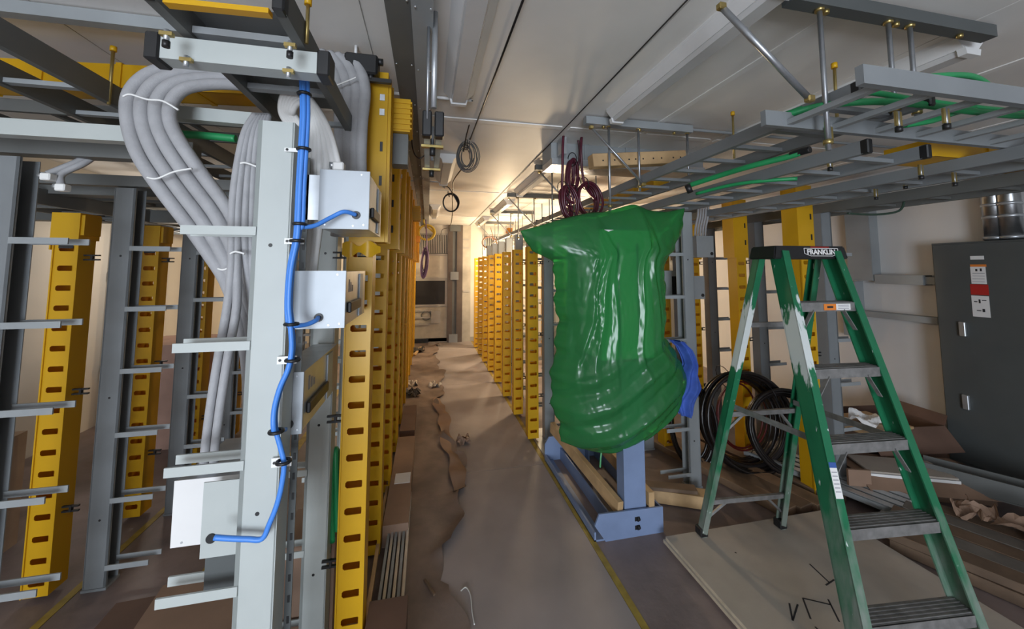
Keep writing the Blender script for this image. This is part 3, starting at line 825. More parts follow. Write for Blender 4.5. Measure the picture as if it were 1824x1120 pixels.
# black clamp box on top of the nearest tall duct
t = thing('duct_clamp', 'black clamp box on top of the nearest tall yellow duct', 'clamp', (-.32, 1.8, 2.6))
ca, cb = aty(613, 90, 1.74), aty(672, 132, 1.74)
MB().box(ca.x, cb.x, 1.74, 1.83, cb.z, ca.z).bevel(.008).build('body', BLACK, t)
for x in (ca.x - .008, cb.x + .008): MB().cyl((x - .012, 1.77, ca.z - .02), (x + .012, 1.77, ca.z - .02), .016, 10).build('knob', BLACK, t)
MB().box(cb.x - .07, cb.x + .06, 1.75, 1.77, cb.z - .03, cb.z - .012).build('handle', BLACK, t)
MB().cyl((cb.x - .03, 1.76, cb.z - .02), (cb.x - .03, 1.76, cb.z + .01), .012, 8).build('handle_post', BLACK, t)
rod('short rod holding the black clamp box', ((ca.x + cb.x) / 2 - .03, 1.78, 2.69), ((ca.x + cb.x) / 2 - .03, 1.78, ca.z - .002), .007, FIXT, False)

# ------------------------------------------------------------------ grey hoses looping over the left rack
def offset_path(outer, inner, f): return [a.lerp(b, f) for a, b in zip(outer, inner)]


outer = [aty(470, 118, 1.75), aty(400, 113, 1.7), aty(330, 115, 1.66), aty(268, 130, 1.62), aty(232, 165, 1.6), aty(228, 215, 1.58), aty(246, 275, 1.56), aty(285, 335, 1.55), aty(335, 400, 1.55), aty(374, 455, 1.55), aty(402, 500, 1.57), aty(424, 560, 1.6), aty(440, 640, 1.65), aty(444, 720, 1.68), aty(440, 800, 1.68), aty(436, 840, 1.68)]
inner = [aty(480, 160, 1.75), aty(430, 152, 1.7), aty(380, 150, 1.66), aty(330, 158, 1.62), aty(306, 182, 1.6), aty(303, 215, 1.58), aty(322, 255, 1.56), aty(362, 313, 1.55), aty(408, 376, 1.55), aty(436, 440, 1.55), aty(444, 500, 1.57), aty(458, 560, 1.62), aty(468, 640, 1.66), aty(472, 720, 1.69), aty(468, 800, 1.69), aty(464, 840, 1.69)]
HN = ['outermost', 'second', 'third', 'innermost']
HP = []
for i in range(4):
    pts = offset_path(outer, inner, i / 3.0); HP.append(pts)
    cut = len(pts)
    tag(MB().tube(smooth_path(pts[:cut], 7), .0222, 12).build('grey_hose', HOSE), f'{HN[i]} thick grey hose of the four looping over the left rack', 'hose', 'thick grey hoses looping over the left rack')


def tie_band(label, pts, r=.0035, m=TIE):
    return tag(MB().tube(smooth_path(pts, 5), r, 6).build('cable_tie', m), label, 'cable tie', 'white cable ties')


def band(px, dy, Y):
    return [aty(x, y, Y) for x, y in px]


tie_band('white tie across the hoses at the top of their bend', band([(219, 172), (232, 168), (262, 177), (290, 180), (318, 196)], 0, 1.52))
tie_band('white tie across the hoses on their downward slope', band([(262, 316), (280, 318), (310, 306), (342, 300)], 0, 1.49))
tie_band('white tie on the hoses where they gather', band([(388, 478), (400, 480), (425, 468), (440, 467)], 0, 1.49))

# thinner grey cables dropping beside the post
dr0 = [aty(455, 205, 1.50), aty(437, 235, 1.48), aty(424, 290, 1.47), aty(415, 360, 1.46), aty(413, 430, 1.46), aty(412, 480, 1.46), aty(404, 550, 1.46), aty(388, 640, 1.47), aty(374, 730, 1.48), aty(364, 815, 1.5), aty(363, 850, 1.52)]
dr1 = [aty(478, 205, 1.52), aty(472, 240, 1.50), aty(470, 300, 1.5), aty(470, 370, 1.5), aty(470, 430, 1.5), aty(472, 480, 1.5), aty(474, 550, 1.5), aty(470, 640, 1.5), aty(466, 730, 1.5), aty(462, 815, 1.52), aty(460, 850, 1.52)]
for i in range(6):
    f = i / 5.0
    pts = offset_path(dr0, dr1, f if i < 2 else f)
    if i == 1:
        pts = offset_path(dr0, dr1, .16)[:6] + [p + Vector((.028, 0, 0)) for p in dr0[6:]]
    if i > 1:
        pts = pts[:5] + [aty(424 + i * 9, 490, 1.5), aty(434 + i * 8, 550, 1.54), aty(446 + i * 6, 640, 1.58), aty(448 + i * 5, 760, 1.6)]
    tag(MB().tube(smooth_path(pts, 5), .0135, 9).build('grey_cable', HOSE), f'{["first", "second", "third", "fourth", "fifth", "sixth"][i]} slim grey cable from the left dropping behind the large post', 'cable', 'slim grey cables behind the large post')
tie_band('white tie around the slim cables near the post top', band([(428, 291), (438, 290), (458, 297)], 0, 1.44))
tie_band('white tie around the slim cables at mid height', band([(410, 452), (420, 448), (436, 452)], 0, 1.43))

# hoses dropping at the right of the post
for i in range(4):
    o = i * 16
    pts = [aty(572 + o * .9, 95 + i * 3, 1.78), aty(590 + o, 120, 1.76), aty(604 + o * .95, 160, 1.74), aty(606 + o * .8, 220, 1.72), aty(606 + o * .75, 280, 1.72), aty(604 + o * .8, 340, 1.75), aty(600 + o * .7, 420, 1.8)]
    tag(MB().tube(smooth_path(pts, 6), .026, 12).build('grey_hose', HOSE), f'{["leftmost", "second", "third", "rightmost"][i]} thick grey hose bending down beside the tall yellow duct', 'hose', 'grey hoses beside the tall yellow duct')
tie_band('white tie on the hoses beside the black clamp', band([(582, 160), (600, 152), (625, 142), (634, 138)], 0, 1.68))
for i in range(6):
    o = i * 4.2
    pts = [aty(516 + o, 225, 1.5), aty(503 + o, 205, 1.48), aty(501 + o, 185 + i * 2.5, 1.46), aty(508 + o, 165 + i * 4, 1.45), aty(524 + o, 158 + i * 4.5, 1.45), aty(548 + o * .5, 172 + i * 4, 1.44), aty(572 - i * 3, 205 + i * 3, 1.42), aty(590 - i * 7, 245, 1.42), aty(603 - i * 11, 295, 1.42), aty(603 - i * 11, 325 if i > 1 else 300, 1.44)]
    if i > 1: pts.append(aty(575 - i * 6, 450, 1.46)); pts.append(aty(572 - i * 6, 490, 1.46))
    tag(MB().tube(smooth_path(pts, 6), .0115, 8).build('white_cable', WCAB), f'{["first", "second", "third", "fourth", "fifth", "sixth"][i]} white cable curling over the post top into the boxes', 'cable', 'white cables curling over the post top')


def connector(label, c, m=WCAB):
    c = Vector(c); t = thing('cable_connector', label, 'connector', c - Vector((0, 0, .02)), 0)
    MB().box(c.x - .018, c.x + .018, c.y - .018, c.y + .018, c.z - .016, c.z + .014).bevel(.004).build('shell', m, t)
    MB().cyl((c.x - .03, c.y, c.z + .004), (c.x - .014, c.y, c.z + .004), .012, 8).build('clamp_screw', GALV, t)


connector('white cable connector on top of the highest metal box', aty(604, 297, 1.40))
# white cable pair with end connectors at the upper left
for i, (q0, q1) in enumerate((((60, 312), (85, 318)), ((75, 325), (110, 340)))):
    cable('white_cable', ['upper pale cable drooping at the upper left', 'lower pale cable drooping at the upper left'][i], [aty(225, 232 + i * 6, 2.1), aty(190, 252 + i * 10, 2.05), aty(150, 282 + i * 8, 2.0), aty(110, 300 + i * 10, 1.97), aty(q1[0], q1[1] - 8, 1.95)], .014, HOSE, 'pale cables at the upper left')
connector('left white connector on the drooping pale cable', aty(86, 315, 1.93), TIE)
connector('right white connector on the drooping pale cable', aty(112, 334, 1.93), TIE)
cable('cable_sleeve', 'grey wrapped sleeve over the drooping pale cables', [aty(222, 232, 2.12), aty(205, 245, 2.09), aty(175, 262, 2.05)], .032, mat('grey_wrap', (.14, .14, .14), .7))

# ------------------------------------------------------------------ metal boxes on the left rack
def metal_box(label, x0, x1, y0, y1, z0, z1, face_m, grom, knob=True, label_lines=False, lid=True):
    t = thing('metal_box', label, 'metal box', ((x0 + x1) / 2, (y0 + y1) / 2, z0), 0, 'metal boxes on the near left rack')
    MB().box(x0, x1, y0 + .003, y1, z0, z1).build('body', GALV, t)
    fc = MB().box(x0 - .003, x1 + .003, y0 - .001, y0 + .002, z0 - .003, z1 + .003).build('faceplate', face_m, t)
    MB().box(x1 + .0005, x1 + .004, y0 + .0, y0 + .012, z0 - .003, z1 + .003).build('flange', PLATE, t)
    for a, b in ((.12, .05), (.7, .04), (.92, .06), (.85, .95)):
        cx_, cz = x0 + (x1 - x0) * a, z0 + (z1 - z0) * b
        MB().cyl((cx_, y0 - .003, cz), (cx_, y0 - .001, cz), .003, 8).build('screw', GALV, fc)
    if grom:
        g = Vector((x0 + (x1 - x0) * grom[0], y0, z0 + (z1 - z0) * grom[1]))
        gm = MB().cyl((g.x, g.y - .006, g.z), (g.x, g.y - .0012, g.z), .0135, 16).build('grommet', BLACK, fc)
    if knob:
        zc = z0 + (z1 - z0) * .32
        MB().box(x1 + .001, x1 + .014, y0 + .05, y0 + (y1 - y0) * .6, zc - .018, zc + .018).bevel(.003).build('black_handle', BLACK, t)
        MB().box(x1 + .001, x1 + .006, y0 + (y1 - y0) * .62, y0 + (y1 - y0) * .78, z0 + .005, z1 - .01).build('side_strip', PLATE, t)
    for k in range(3 if label_lines else 0):
        MB().box(x1 + .0006, x1 + .001, y0 + .07 + k * .03, y0 + .085 + k * .03, z0 + (z1 - z0) * .6, z0 + (z1 - z0) * (.85 - .06 * k)).build('marking', INKG, t)
    return t


BY = 1.34
p0, p1 = aty(572, 303, BY), aty(654, 407, BY)
metal_box('highest metal box with grommet beside the large post', p0.x, p1.x, BY, BY + .36, p1.z, p0.z, PLATE, (.76, .23))
b1g = Vector((p0.x + (p1.x - p0.x) * .76, BY - .01, p1.z + (p0.z - p1.z) * .23))
p0, p1 = aty(527, 484, BY), aty(611, 582, BY)
metal_box('second metal box down with a blue cable entering', p0.x, p1.x, BY, BY + .42, p1.z, p0.z, PLATE, (.5, .18), True, True)
b2g = Vector((p0.x + (p1.x - p0.x) * .5, BY - .01, p1.z + (p0.z - p1.z) * .18))
p0, p1 = aty(468, 672, BY), aty(529, 778, BY)
metal_box('third metal box half hidden behind the large post', p0.x, p1.x, BY + .03, BY + .52, p1.z, p0.z, PLATE, (.68, .16), True, True)
b3g = Vector((p0.x + (p1.x - p0.x) * .7, BY - .01, p1.z + (p0.z - p1.z) * .16))
# fourth box left of the post, face turned
p0, p1 = aty(313, 858, 1.40), aty(372, 965, 1.40)
metal_box('lowest metal box left of the large post', p0.x, p1.x + .12, 1.40, 1.70, p1.z, p0.z, PAPERW, None, False)
q0, q1 = aty(365, 858, 1.33), aty(424, 984, 1.33)
t = thing('cover_plate', 'pale cover plate with black grommet on the lowest box', 'plate', ((q0.x + q1.x) / 2, 1.33, q1.z))
MB().box(q0.x, q1.x, 1.325, 1.329, q1.z, q0.z).build('plate', POST, t)
b4g = aty(375, 960, 1.32)
MB().cyl(b4g, b4g + Vector((0, .006, 0)), .013, 16).build('grommet', BLACK, t)
MB().box(q0.x + .01, q1.x, 1.335, 1.50, q1.z - .10, q1.z + .0).build('back_box', CABM, t)
# grey mounting plates between post and boxes
for l, (xa, ya, xb, yb) in (('upper grey mounting plate behind the blue cables', (522, 310, 574, 392)), ('lower grey mounting plate behind the blue cables', (508, 484, 530, 570))):
    a, b = aty(xa, ya, 1.375), aty(xb, yb, 1.375)
    tag(MB().box(a.x, b.x, 1.372, 1.376, b.z, a.z).build('mounting_plate', GALV), l, 'plate', 'grey mounting plates')
for l, (xa, ya, xb, yb) in (('highest white cable tab right of the post', (507, 263, 546, 272)), ('second white cable tab right of the post', (507, 424, 541, 435)), ('third white cable tab right of the post', (494, 635, 528, 647)), ('lowest white cable tab right of the post', (484, 816, 519, 829))):
    a, b = aty(xa, ya, 1.27), aty(xb, yb, 1.27)
    t = thing('cable_tab', l, 'cable tab', ((a.x + b.x) / 2, 1.27, b.z), 0, 'white cable tabs on the large post')
    MB().box(a.x, b.x, 1.268, 1.272, b.z, a.z).build('plate', TIE, t)
    MB().cyl((a.x + .008, 1.266, (a.z + b.z) / 2), (a.x + .008, 1.268, (a.z + b.z) / 2), .004, 8).build('hole', BLACK, t)
# hinge strip with punched holes along the post side
t = thing('punched_strip', 'dark punched steel strip along the right side of the large post', 'strip', (-.405, 1.3, .7))
MB().box(-.412, -.392, 1.372, 1.376, .55, 2.05).build('strip', CABM, t)
for k in range(24):
    MB().box(-.404, -.397, 1.3705, 1.372, .6 + k * .06, .62 + k * .06).build('punch', BLACK, t)

# blue cable bundle
bp = [(516, 20), (527, 48), (536, 80), (541, 130), (543, 200), (540, 262), (536, 330), (533, 400), (530, 430), (520, 480), (516, 540), (519, 578), (521, 620), (515, 655), (500, 690), (490, 730), (490, 765), (499, 800), (505, 830), (500, 870), (491, 905), (479, 935), (466, 962), (440, 963), (410, 962), (380, 960)]
BYC = 1.235
base = [aty(x, y, BYC if i > 2 else 1.06 + .06 * i) for i, (x, y) in enumerate(bp)]
t = thing('blue_cable_bundle', 'bundle of blue cables running down the large pale post', 'cable bundle', base[-1])
ends = [(7, [aty(534, 404, BYC), aty(560, 402, 1.26), aty(590, 387, 1.29), aty(613, 377, 1.30), b1g]), (11, [aty(524, 580, BYC), aty(545, 578, 1.27), aty(562, 571, 1.30), b2g]), (16, [aty(497, 768, 1.26), b3g]), (25, [])]
offs = [(.0085, .0), (-.0085, .004), (.0, -.008), (-.001, .007)]
for (n, ex), (ox, oy) in zip(ends, offs):
    pts = [p + Vector((ox, oy, 0)) for p in base[:n + 1]] + ex
    MB().tube(smooth_path(pts, 5), .0072, 8).build('blue_cable', BCAB, t)
for (x, y) in ((526, 47), (542, 168), (541, 266), (533, 399), (529, 429), (519, 577), (521, 641), (492, 768), (505, 822)):
    c = aty(x, y, BYC if y > 100 else 1.12)
    MB().tube([c + Vector((.017 * math.cos(a), .017 * math.sin(a), 0)) for a in [2 * math.pi * i / 12 for i in range(12)]], .005, 6, True).build('tie', BLACK, t)

# green cable loop hanging behind the second post
for k in range(3):
    o = k * 7
    cable('ground_cable', f'{["left", "middle", "right"][k]} strand of the green cable loop beside the yellow duct', [aty(584 + o * 1.2, 985 - k * 20, 1.98), aty(583 + o * 1.2, 900, 1.98), aty(584 + o, 830, 1.98), aty(590 + o * .6, 800, 2.0), aty(598 + o * .3, 812, 2.04), aty(603, 860, 2.06), aty(604, 940, 2.06)], .012, GCAB, 'green cable loop')
# debris seen between the posts: yellow scrap above the first duct
tag(MB().grid(lambda u, v: (-.37 + u * .16, 1.80 + .02 * math.sin(u * 7), 1.79 - v * .05 + .012 * math.sin(u * 11 + v * 3)), 12, 4).build('yellow_scrap', YEL), 'crumpled yellow scrap of plastic above the nearest duct', 'scrap')

# ------------------------------------------------------------------ blue-grey rack under the bag
t = thing('bagged_rack', 'blue-grey relay rack standing on a channel base under the green bag', 'rack', (1.26, 2.8, 0))
MB().prism([(1.10, 0), (1.03, .10), (1.06, .165), (1.50, .155), (1.50, 0)], 'y', 2.31, 2.322).build('front_plate', BLUEG, t)
MB().box(1.03, 1.042, 2.322, 3.34, .0, .055).build('base_rail', BLUEG, t)
MB().box(1.03, 1.10, 2.322, 3.34, .0, .010).build('base_rail', BLUEG, t)
MB().box(1.49, 1.50, 2.322, 3.34, .0, .15).build('base_rail', BLUEG, t)
MB().box(1.17, 1.18, 2.322, 3.34, .0, .10).build('base_rail', BLUEG, t)
MB().prism([(1.03, 0), (1.03, .14), (1.07, .2), (1.50, .2), (1.50, 0)], 'y', 3.34, 3.352).build('back_plate', BLUEG, t)
c = MB(); c.box(1.245, 1.395, 2.335, 2.343, .01, 1.07); c.box(1.245, 1.253, 2.343, 2.43, .01, 1.85); c.box(1.387, 1.395, 2.343, 2.43, .01, 1.85)
c.build('upright', BLUEG, t)
c = MB(); c.box(1.245, 1.395, 3.30, 3.308, .01, 2.05); c.box(1.245, 1.253, 3.22, 3.30, .01, 2.05); c.box(1.387, 1.395, 3.22, 3.30, .01, 2.05)
c.build('upright', BLUEG, t)
MB().box(1.12, 1.50, 2.36, 2.66, 1.08, 1.94).build('equipment', FIXT, t)
MB().box(1.12, 1.50, 2.37, 2.66, .66, 1.07).build('equipment', DGREY, t)
MB().box(1.24, 1.40, 2.44, 2.6, 1.93, 1.98).build('top_bar', BLUEG, t)
for z in (.105, .055):
    MB().cyl((1.315, 2.306, z), (1.33, 2.311, z), .014, 12).box(1.300, 1.335, 2.3075, 2.3095, z - .013, z + .013).bevel(.006).build('slot', BLACK, t)


def timber(name, label, p, q, wd, h, m, group=None, cat='lumber', up=(0, 0, 1)):
    return tag(MB().beam(p, q, wd, h, up).bevel(.003).build(name, m), label, cat, group)


timber('lumber', 'pine stud slanting along the left of the blue rack base', (1.085, 3.30, .30), (1.215, 2.33, .165), .04, .09, WOOD, 'pine studs at the blue rack')
timber('lumber', 'pine stud along the right of the blue rack base', (1.43, 3.2, .22), (1.43, 2.32, .20), .04, .09, WOOD, 'pine studs at the blue rack')
timber('lumber', 'brown plank end lying between bag and ladder', atz(1135, 872, .05), atz(1262, 890, .05), .12, .085, WOOD, 'planks on the floor')
timber('lumber', 'thinner plank lying on the brown plank end', atz(1132, 862, .105), atz(1240, 872, .105), .09, .025, WOODD, 'planks on the floor')
for k, (x0, y0, x1, y1) in enumerate(((2.02, 4.0, 2.44, 2.26), (2.16, 4.0, 2.57, 2.26), (2.30, 4.0, 2.71, 2.26), (2.6, 3.5, 2.9, 2.28))):
    timber('lumber', f'{["left", "second", "third", "right"][k]} long brown plank on the floor under the black coils', (x0, y0, .03), (x1, y1, .03), .135, .055, WOODD if k % 2 else mat('tan_plank', (.26, .165, .10), .65, var=.18, scale=8), 'planks on the floor')
tag(MB().box(1.05, 1.35, 3.45, 4.0, .0, .004).build('metal_sheet', GALV), 'shiny metal sheet on the floor behind the blue base', 'sheet')

# ------------------------------------------------------------------ green bag
def smp(c, f):
    """sample a polyline by chord length."""
    L = [0]
    for a, b in zip(c, c[1:]): L.append(L[-1] + (Vector(b) - Vector(a)).length)
    d = f * L[-1]
    for i in range(len(c) - 1):
        if d <= L[i + 1] or i == len(c) - 2:
            k = (d - L[i]) / max(1e-9, L[i + 1] - L[i]); return Vector(c[i]).lerp(Vector(c[i + 1]), k)


def px2(c, Y=2.46): return smooth_path([Vector((aty(x, y, Y).x, 0, aty(x, y, Y).z)) for x, y in c], 4)


bt = px2([(929, 410), (960, 402), (1000, 390), (1047, 379), (1075, 377), (1100, 371), (1130, 364), (1158, 374), (1190, 376), (1226, 369)])
bl = px2([(929, 410), (940, 432), (962, 452), (986, 466), (992, 490), (990, 520), (996, 570), (992, 620), (985, 670), (984, 700), (990, 735), (1000, 765), (1004, 790)])
br = px2([(1226, 369), (1221, 405), (1207, 440), (1190, 458), (1188, 500), (1190, 540), (1187, 590), (1196, 612), (1214, 636), (1224, 665), (1222, 690), (1216, 712), (1208, 724)])
bb = px2([(1004, 790), (1035, 800), (1070, 804), (1095, 800), (1130, 782), (1170, 752), (1208, 724)])


def coons(s, v):
    T, Bq, L, R = smp(bt, s), smp(bb, s), smp(bl, v), smp(br, v)
    c = T * (1 - v) + Bq * v + L * (1 - s) + R * s
    c -= bt[0] * (1 - s) * (1 - v) + bt[-1] * s * (1 - v) + bb[0] * (1 - s) * v + bb[-1] * s * v
    return c


NS, NV = 170, 170
table = [[None] * (NV + 1) for _ in range(NS + 1)]
for i in range(NS + 1):
    for j in range(NV + 1): table[i][j] = coons(i / NS, j / NV)


def ridge(x, w): return max(0, 1 - abs(x) / (w * 2.2))


def bag_pt(i, j, back):
    s, v = i / NS, j / NV
    c = table[i][j]
    e = max(0, 1 - abs(2 * s - 1) ** 3.4) ** .9
    top = min(1, (v / .22)) ** .55 if v < .22 else 1.0
    bot = 1.0 if v < .86 else max(0, 1 - ((v - .86) / .14) ** 2.0) ** .5
    d = .215 * e * (.16 + .84 * top) * (.12 + .88 * bot)
    X, Z = c.x, c.z
    # folds radiating from the two peaks, fading toward the gathered bottom
    f = 0
    fall = max(0, 1 - v * .9)
    for (sx, px_, am, wd) in ((.40, .24, .020, .028), (.40, .40, .010, .012), (.66, .62, .022, .014), (.66, .84, .022, .018), (.40, .12, .014, .016), (.95, .90, .014, .02), (.05, .05, .012, .02)):
        line = sx + (px_ - sx) * min(1, v * 1.5) + .004 * math.sin(v * 11 + px_ * 20)
        am2 = am * min(1, v * 5 + .15) * max(0, 1 - max(0, v - .58) / .24)
        f += am2 * ridge(s - line, wd + .010 * v) - am2 * .5 * ridge(s - line - wd * 1.9, wd * .8)
    cr = ridge(s - .235 - .03 * math.sin(v * 5), .022) * max(0, min(1, (v - .12) / .1, (.62 - v) / .1))
    f += cr * .012 * noise.noise(Vector((s * 55, v * 45, 1.7)))
    f += .006 * (abs(noise.noise(Vector((s * 9 + 3, v * 7, .3)))) - .2) + .003 * (abs(noise.noise(Vector((s * 26, v * 22, 4.1)))) - .2)
    # big diagonal folds of the gathered lower part
    if v > .60:
        k = min(1, (v - .60) / .10)
        q = v * 1.0 + .26 * s - .12 * s * s
        tri = abs((q * 8.2) % 1 - .5) * 2; tri2 = abs((q * 15.7 + s * 1.3) % 1 - .5) * 2
        f += k * (.034 * (tri - .5) + .014 * (tri2 - .5))
        d *= 1 + .10 * k
    f += .004 * math.sin(s * 19 + v * 7) * math.sin(v * 9 - s * 5) + .0012 * math.sin(s * 61 + 5 * math.sin(v * 17)) * math.sin(v * 39 + 3 * math.sin(s * 14))
    env = min(1, e * 1.4) * (.25 + .75 * top) * (.3 + .7 * bot)
    yc = 2.50
    y = yc - d - f * env if not back else yc + d * 1.15 + f * env * .5
    X += (1 - e) * (.010 * math.sin(v * 43 + (3 if s > .5 else 0)) + .006 * math.sin(v * 97)) * min(1, v * 8)
    return Vector((X, y, Z))


mb = MB()
F = [[mb.bm.verts.new(bag_pt(i, j, False)) for j in range(NV + 1)] for i in range(NS + 1)]
Bk = [[(F[i][j] if i in (0, NS) else mb.bm.verts.new(bag_pt(i, j, True))) for j in range(0, NV + 1)] for i in range(NS + 1)]
for G, fl in ((F, 1), (Bk, -1)):
    for i in range(NS):
        for j in range(NV):
            f_ = mb.bm.faces.new((G[i][j], G[i + 1][j], G[i + 1][j + 1], G[i][j + 1])); f_.smooth = True
for j in (0, NV):
    for i in range(NS):
        vs = [F[i][j], F[i + 1][j], Bk[i + 1][j], Bk[i][j]]
        u = []
        for q in vs:
            if q not in u: u.append(q)
        if len(u) > 2:
            f_ = mb.bm.faces.new(u); f_.smooth = True
for e_ in mb.bm.edges:
    if len(e_.link_faces) == 2 and e_.calc_face_angle(0) > .22: e_.smooth = False
bag = mb.build('plastic_bag', BAGM)
tag(bag, 'shiny green plastic sheet wrapped over the rack beside the aisle', 'plastic bag')
cable('plastic_strip', 'thin green plastic strip dangling below the bag', [aty(1072, 800, 2.45), aty(1070, 815, 2.44), aty(1069, 832, 2.44)], .006, mat('pale_green_plastic', (.10, .38, .16), .4))


# blue cloth hanging beside the bag
def cloth_fn(s, v):
    cx_ = [1222, 1232, 1232, 1222, 1218, 1220][min(5, int(v * 5))]
    L = [(1196, 606), (1210, 618), (1222, 650), (1212, 685), (1203, 715), (1210, 738)]
    R = [(1216, 607), (1232, 622), (1243, 660), (1246, 690), (1238, 715), (1229, 738)]
    a = smp([Vector((*p, 0)) for p in L], v); b = smp([Vector((*p, 0)) for p in R], v)
    m = a.lerp(b, s)
    p = aty(m.x, m.y, 2.50)
    p.y += -.05 * math.sin(s * math.pi) + .015 * math.sin(s * 14 + v * 4) + .01 * math.sin(v * 17)
    return p


mb = MB().grid(cloth_fn, 24, 40)
def cloth_back(s, v):
    p = cloth_fn(s, v); p.y += .025 + .06 * math.sin(s * math.pi); return p
mb.grid(cloth_back, 24, 40)
bmesh.ops.remove_doubles(mb.bm, verts=mb.bm.verts, dist=.0005)
tag(mb.build('blue_cloth', CLOTH), 'crumpled blue cloth hanging at the right of the green bag', 'cloth')

# ------------------------------------------------------------------ step ladder
ZP = .062
t = thing('step_ladder', 'green fibreglass step ladder spattered with white paint on the plywood', 'ladder', (1.95, 1.65, ZP))
SPAN = 5.85 * .29
LB, LS = Vector((1.585, 1.167, ZP)), Vector((.10, .264, 1))
RB, RS = Vector((2.098, 1.111, ZP)), Vector((-.022, .287, 1))
xa = (RB - LB).normalized()
def railpt(b, s, h): return b + s * h


def rail(name, p, q, wd, dp, m, inward, tt=.006):
    p, q = Vector(p), Vector(q); d = (q - p).normalized()
    a = (xa - d * xa.dot(d)).normalized(); n = a.cross(d).normalized()
    k = MB()
    def bar(cx_, cn, w_, n_):
        A, N_ = a * w_ / 2, n * n_ / 2
        P, Q = p + a * cx_ + n * cn, q + a * cx_ + n * cn
        k.hexa([P - A - N_, P + A - N_, Q + A - N_, Q - A - N_, P - A + N_, P + A + N_, Q + A + N_, Q - A + N_])
    bar(-inward * (wd / 2 - tt / 2), 0, tt, dp)
    bar(0, dp / 2, wd, tt); bar(0, -dp / 2, wd, tt)
    return k.build(name, m, t)


rail('front_rail', railpt(LB, LS, .0), railpt(LB, LS, SPAN), .036, .082, LADL, 1)
rail('front_rail', railpt(RB, RS, .0), railpt(RB, RS, SPAN), .036, .082, LADR, -1)
bL0, bR0 = atz(1250, 952, ZP), atz(1390, 938, ZP)
topL, topR = railpt(LB, LS, SPAN), railpt(RB, RS, SPAN)
ax = (topR - topL).normalized(); back = Vector((-ax.y, ax.x, 0))
bLt, bRt = topL + back * .10 - ax * .02, topR + back * .10 + ax * .02
def bl_(f): return bL0.lerp(bLt, f)
def br_(f): return bR0.lerp(bRt, f)
for fn, s in ((bl_, 1), (br_, -1)):
    rail('rear_rail', fn(0), fn(1), .034, .042, LADB if s == 1 else LADR, s)
for c in (LB, RB, bL0, bR0):
    MB().box(c.x - .026, c.x + .026, c.y - .03, c.y + .03, ZP, ZP + .05).bevel(.006).build('rubber_foot', BLACK, t)
for k in range(1, 6):
    a, b = railpt(LB, LS, .29 * k), railpt(RB, RS, .29 * k)
    d = (b - a).normalized(); bk = Vector((-d.y, d.x, 0))
    st = MB().beam(a + bk * .0, b + bk * .0, .085, .006).beam(a - bk * .042 - Vector((0, 0, .018)), b - bk * .042 - Vector((0, 0, .018)), .005, .042).beam(a + bk * .042 - Vector((0, 0, .012)), b + bk * .042 - Vector((0, 0, .012)), .005, .028).build('step', ALU, t)
    for i in range(5):
        o_ = bk * (-.03 + i * .015) + Vector((0, 0, .004))
        MB().beam(a + o_, b + o_, .004, .003).build('tread_rib', ALU, st)
    if k in (4, 3, 5):
        for e, sg in ((a, 1), (b, -1)):
            MB().beam(e + d * sg * .02 - bk * .04 - Vector((0, 0, .13)), e + d * sg * .085 - bk * .04 - Vector((0, 0, .03)), .02, .004).build('knee_brace', ALU, st)
    if k == 5:
        A, Bq = a - bk * .0465 - Vector((0, 0, .018)), b - bk * .0465 - Vector((0, 0, .018))
        o1 = MB().beam(A.lerp(Bq, .42), A.lerp(Bq, .62), .002, .03).build('warning_label', ORAP, st)
        o2 = MB().beam(A.lerp(Bq, .62), A.lerp(Bq, .86), .002, .03).build('warning_label', PAPERW, st)
        for q in range(3):
            MB().beam(A.lerp(Bq, .65) - bk * .0012 + Vector((0, 0, .008 - q * .008)), A.lerp(Bq, .83) - bk * .0012 + Vector((0, 0, .008 - q * .008)), .0006, .0025).build('print_line', INKG, st)
        MB().beam(A.lerp(Bq, .47) - bk * .0012, A.lerp(Bq, .57) - bk * .0012, .0006, .010).build('print_line', INK, st)
# spreaders and rear braces
MB().beam(railpt(LB, LS, .86) + ax * .02, bl_(.49) + ax * .02, .006, .028).build('spreader', ALU, t)
MB().beam(railpt(RB, RS, .86) - ax * .02, br_(.49) - ax * .02, .006, .028).build('spreader', ALU, t)
for f in (.46, .13):
    MB().beam(bl_(f), br_(f), .02, .025).build('rear_bar', ALU, t)
    for fn, sg in ((bl_, 1), (br_, -1)):
        p_ = fn(f - .07); q_ = bl_(f).lerp(br_(f), .25 if sg == 1 else .75)
        MB().beam(p_, q_, .012, .012).build('rear_gusset', ALU, t)
MB().beam(bl_(.77), br_(.77), .02, .025).build('rear_bar', ALU, t)
# rail sticker
c0 = railpt(LB, LS, .80); d = LS.normalized(); nrm = (xa - d * xa.dot(d)).normalized().cross(d).normalized()
if nrm.y > 0: nrm = -nrm
a_ = (xa - d * xa.dot(d)).normalized()
c0 = c0 + nrm * .0445
for (z0, z1, m_) in ((0, .02, BLUP), (.02, .13, PAPERW)):
    P, Q = c0 - d * z0, c0 - d * z1
    MB().hexa([P - a_ * .016, P + a_ * .016, P + a_ * .016 + nrm * .001, P - a_ * .016 + nrm * .001, Q - a_ * .016, Q + a_ * .016, Q + a_ * .016 + nrm * .001, Q - a_ * .016 + nrm * .001]).build('rail_sticker', m_, t)
for k in range(6):
    P = c0 - d * (.036 + k * .014) + nrm * .0012
    MB().beam(P - a_ * .012, P + a_ * .012, .003, .0006, nrm).build('print_line', INKG, t)
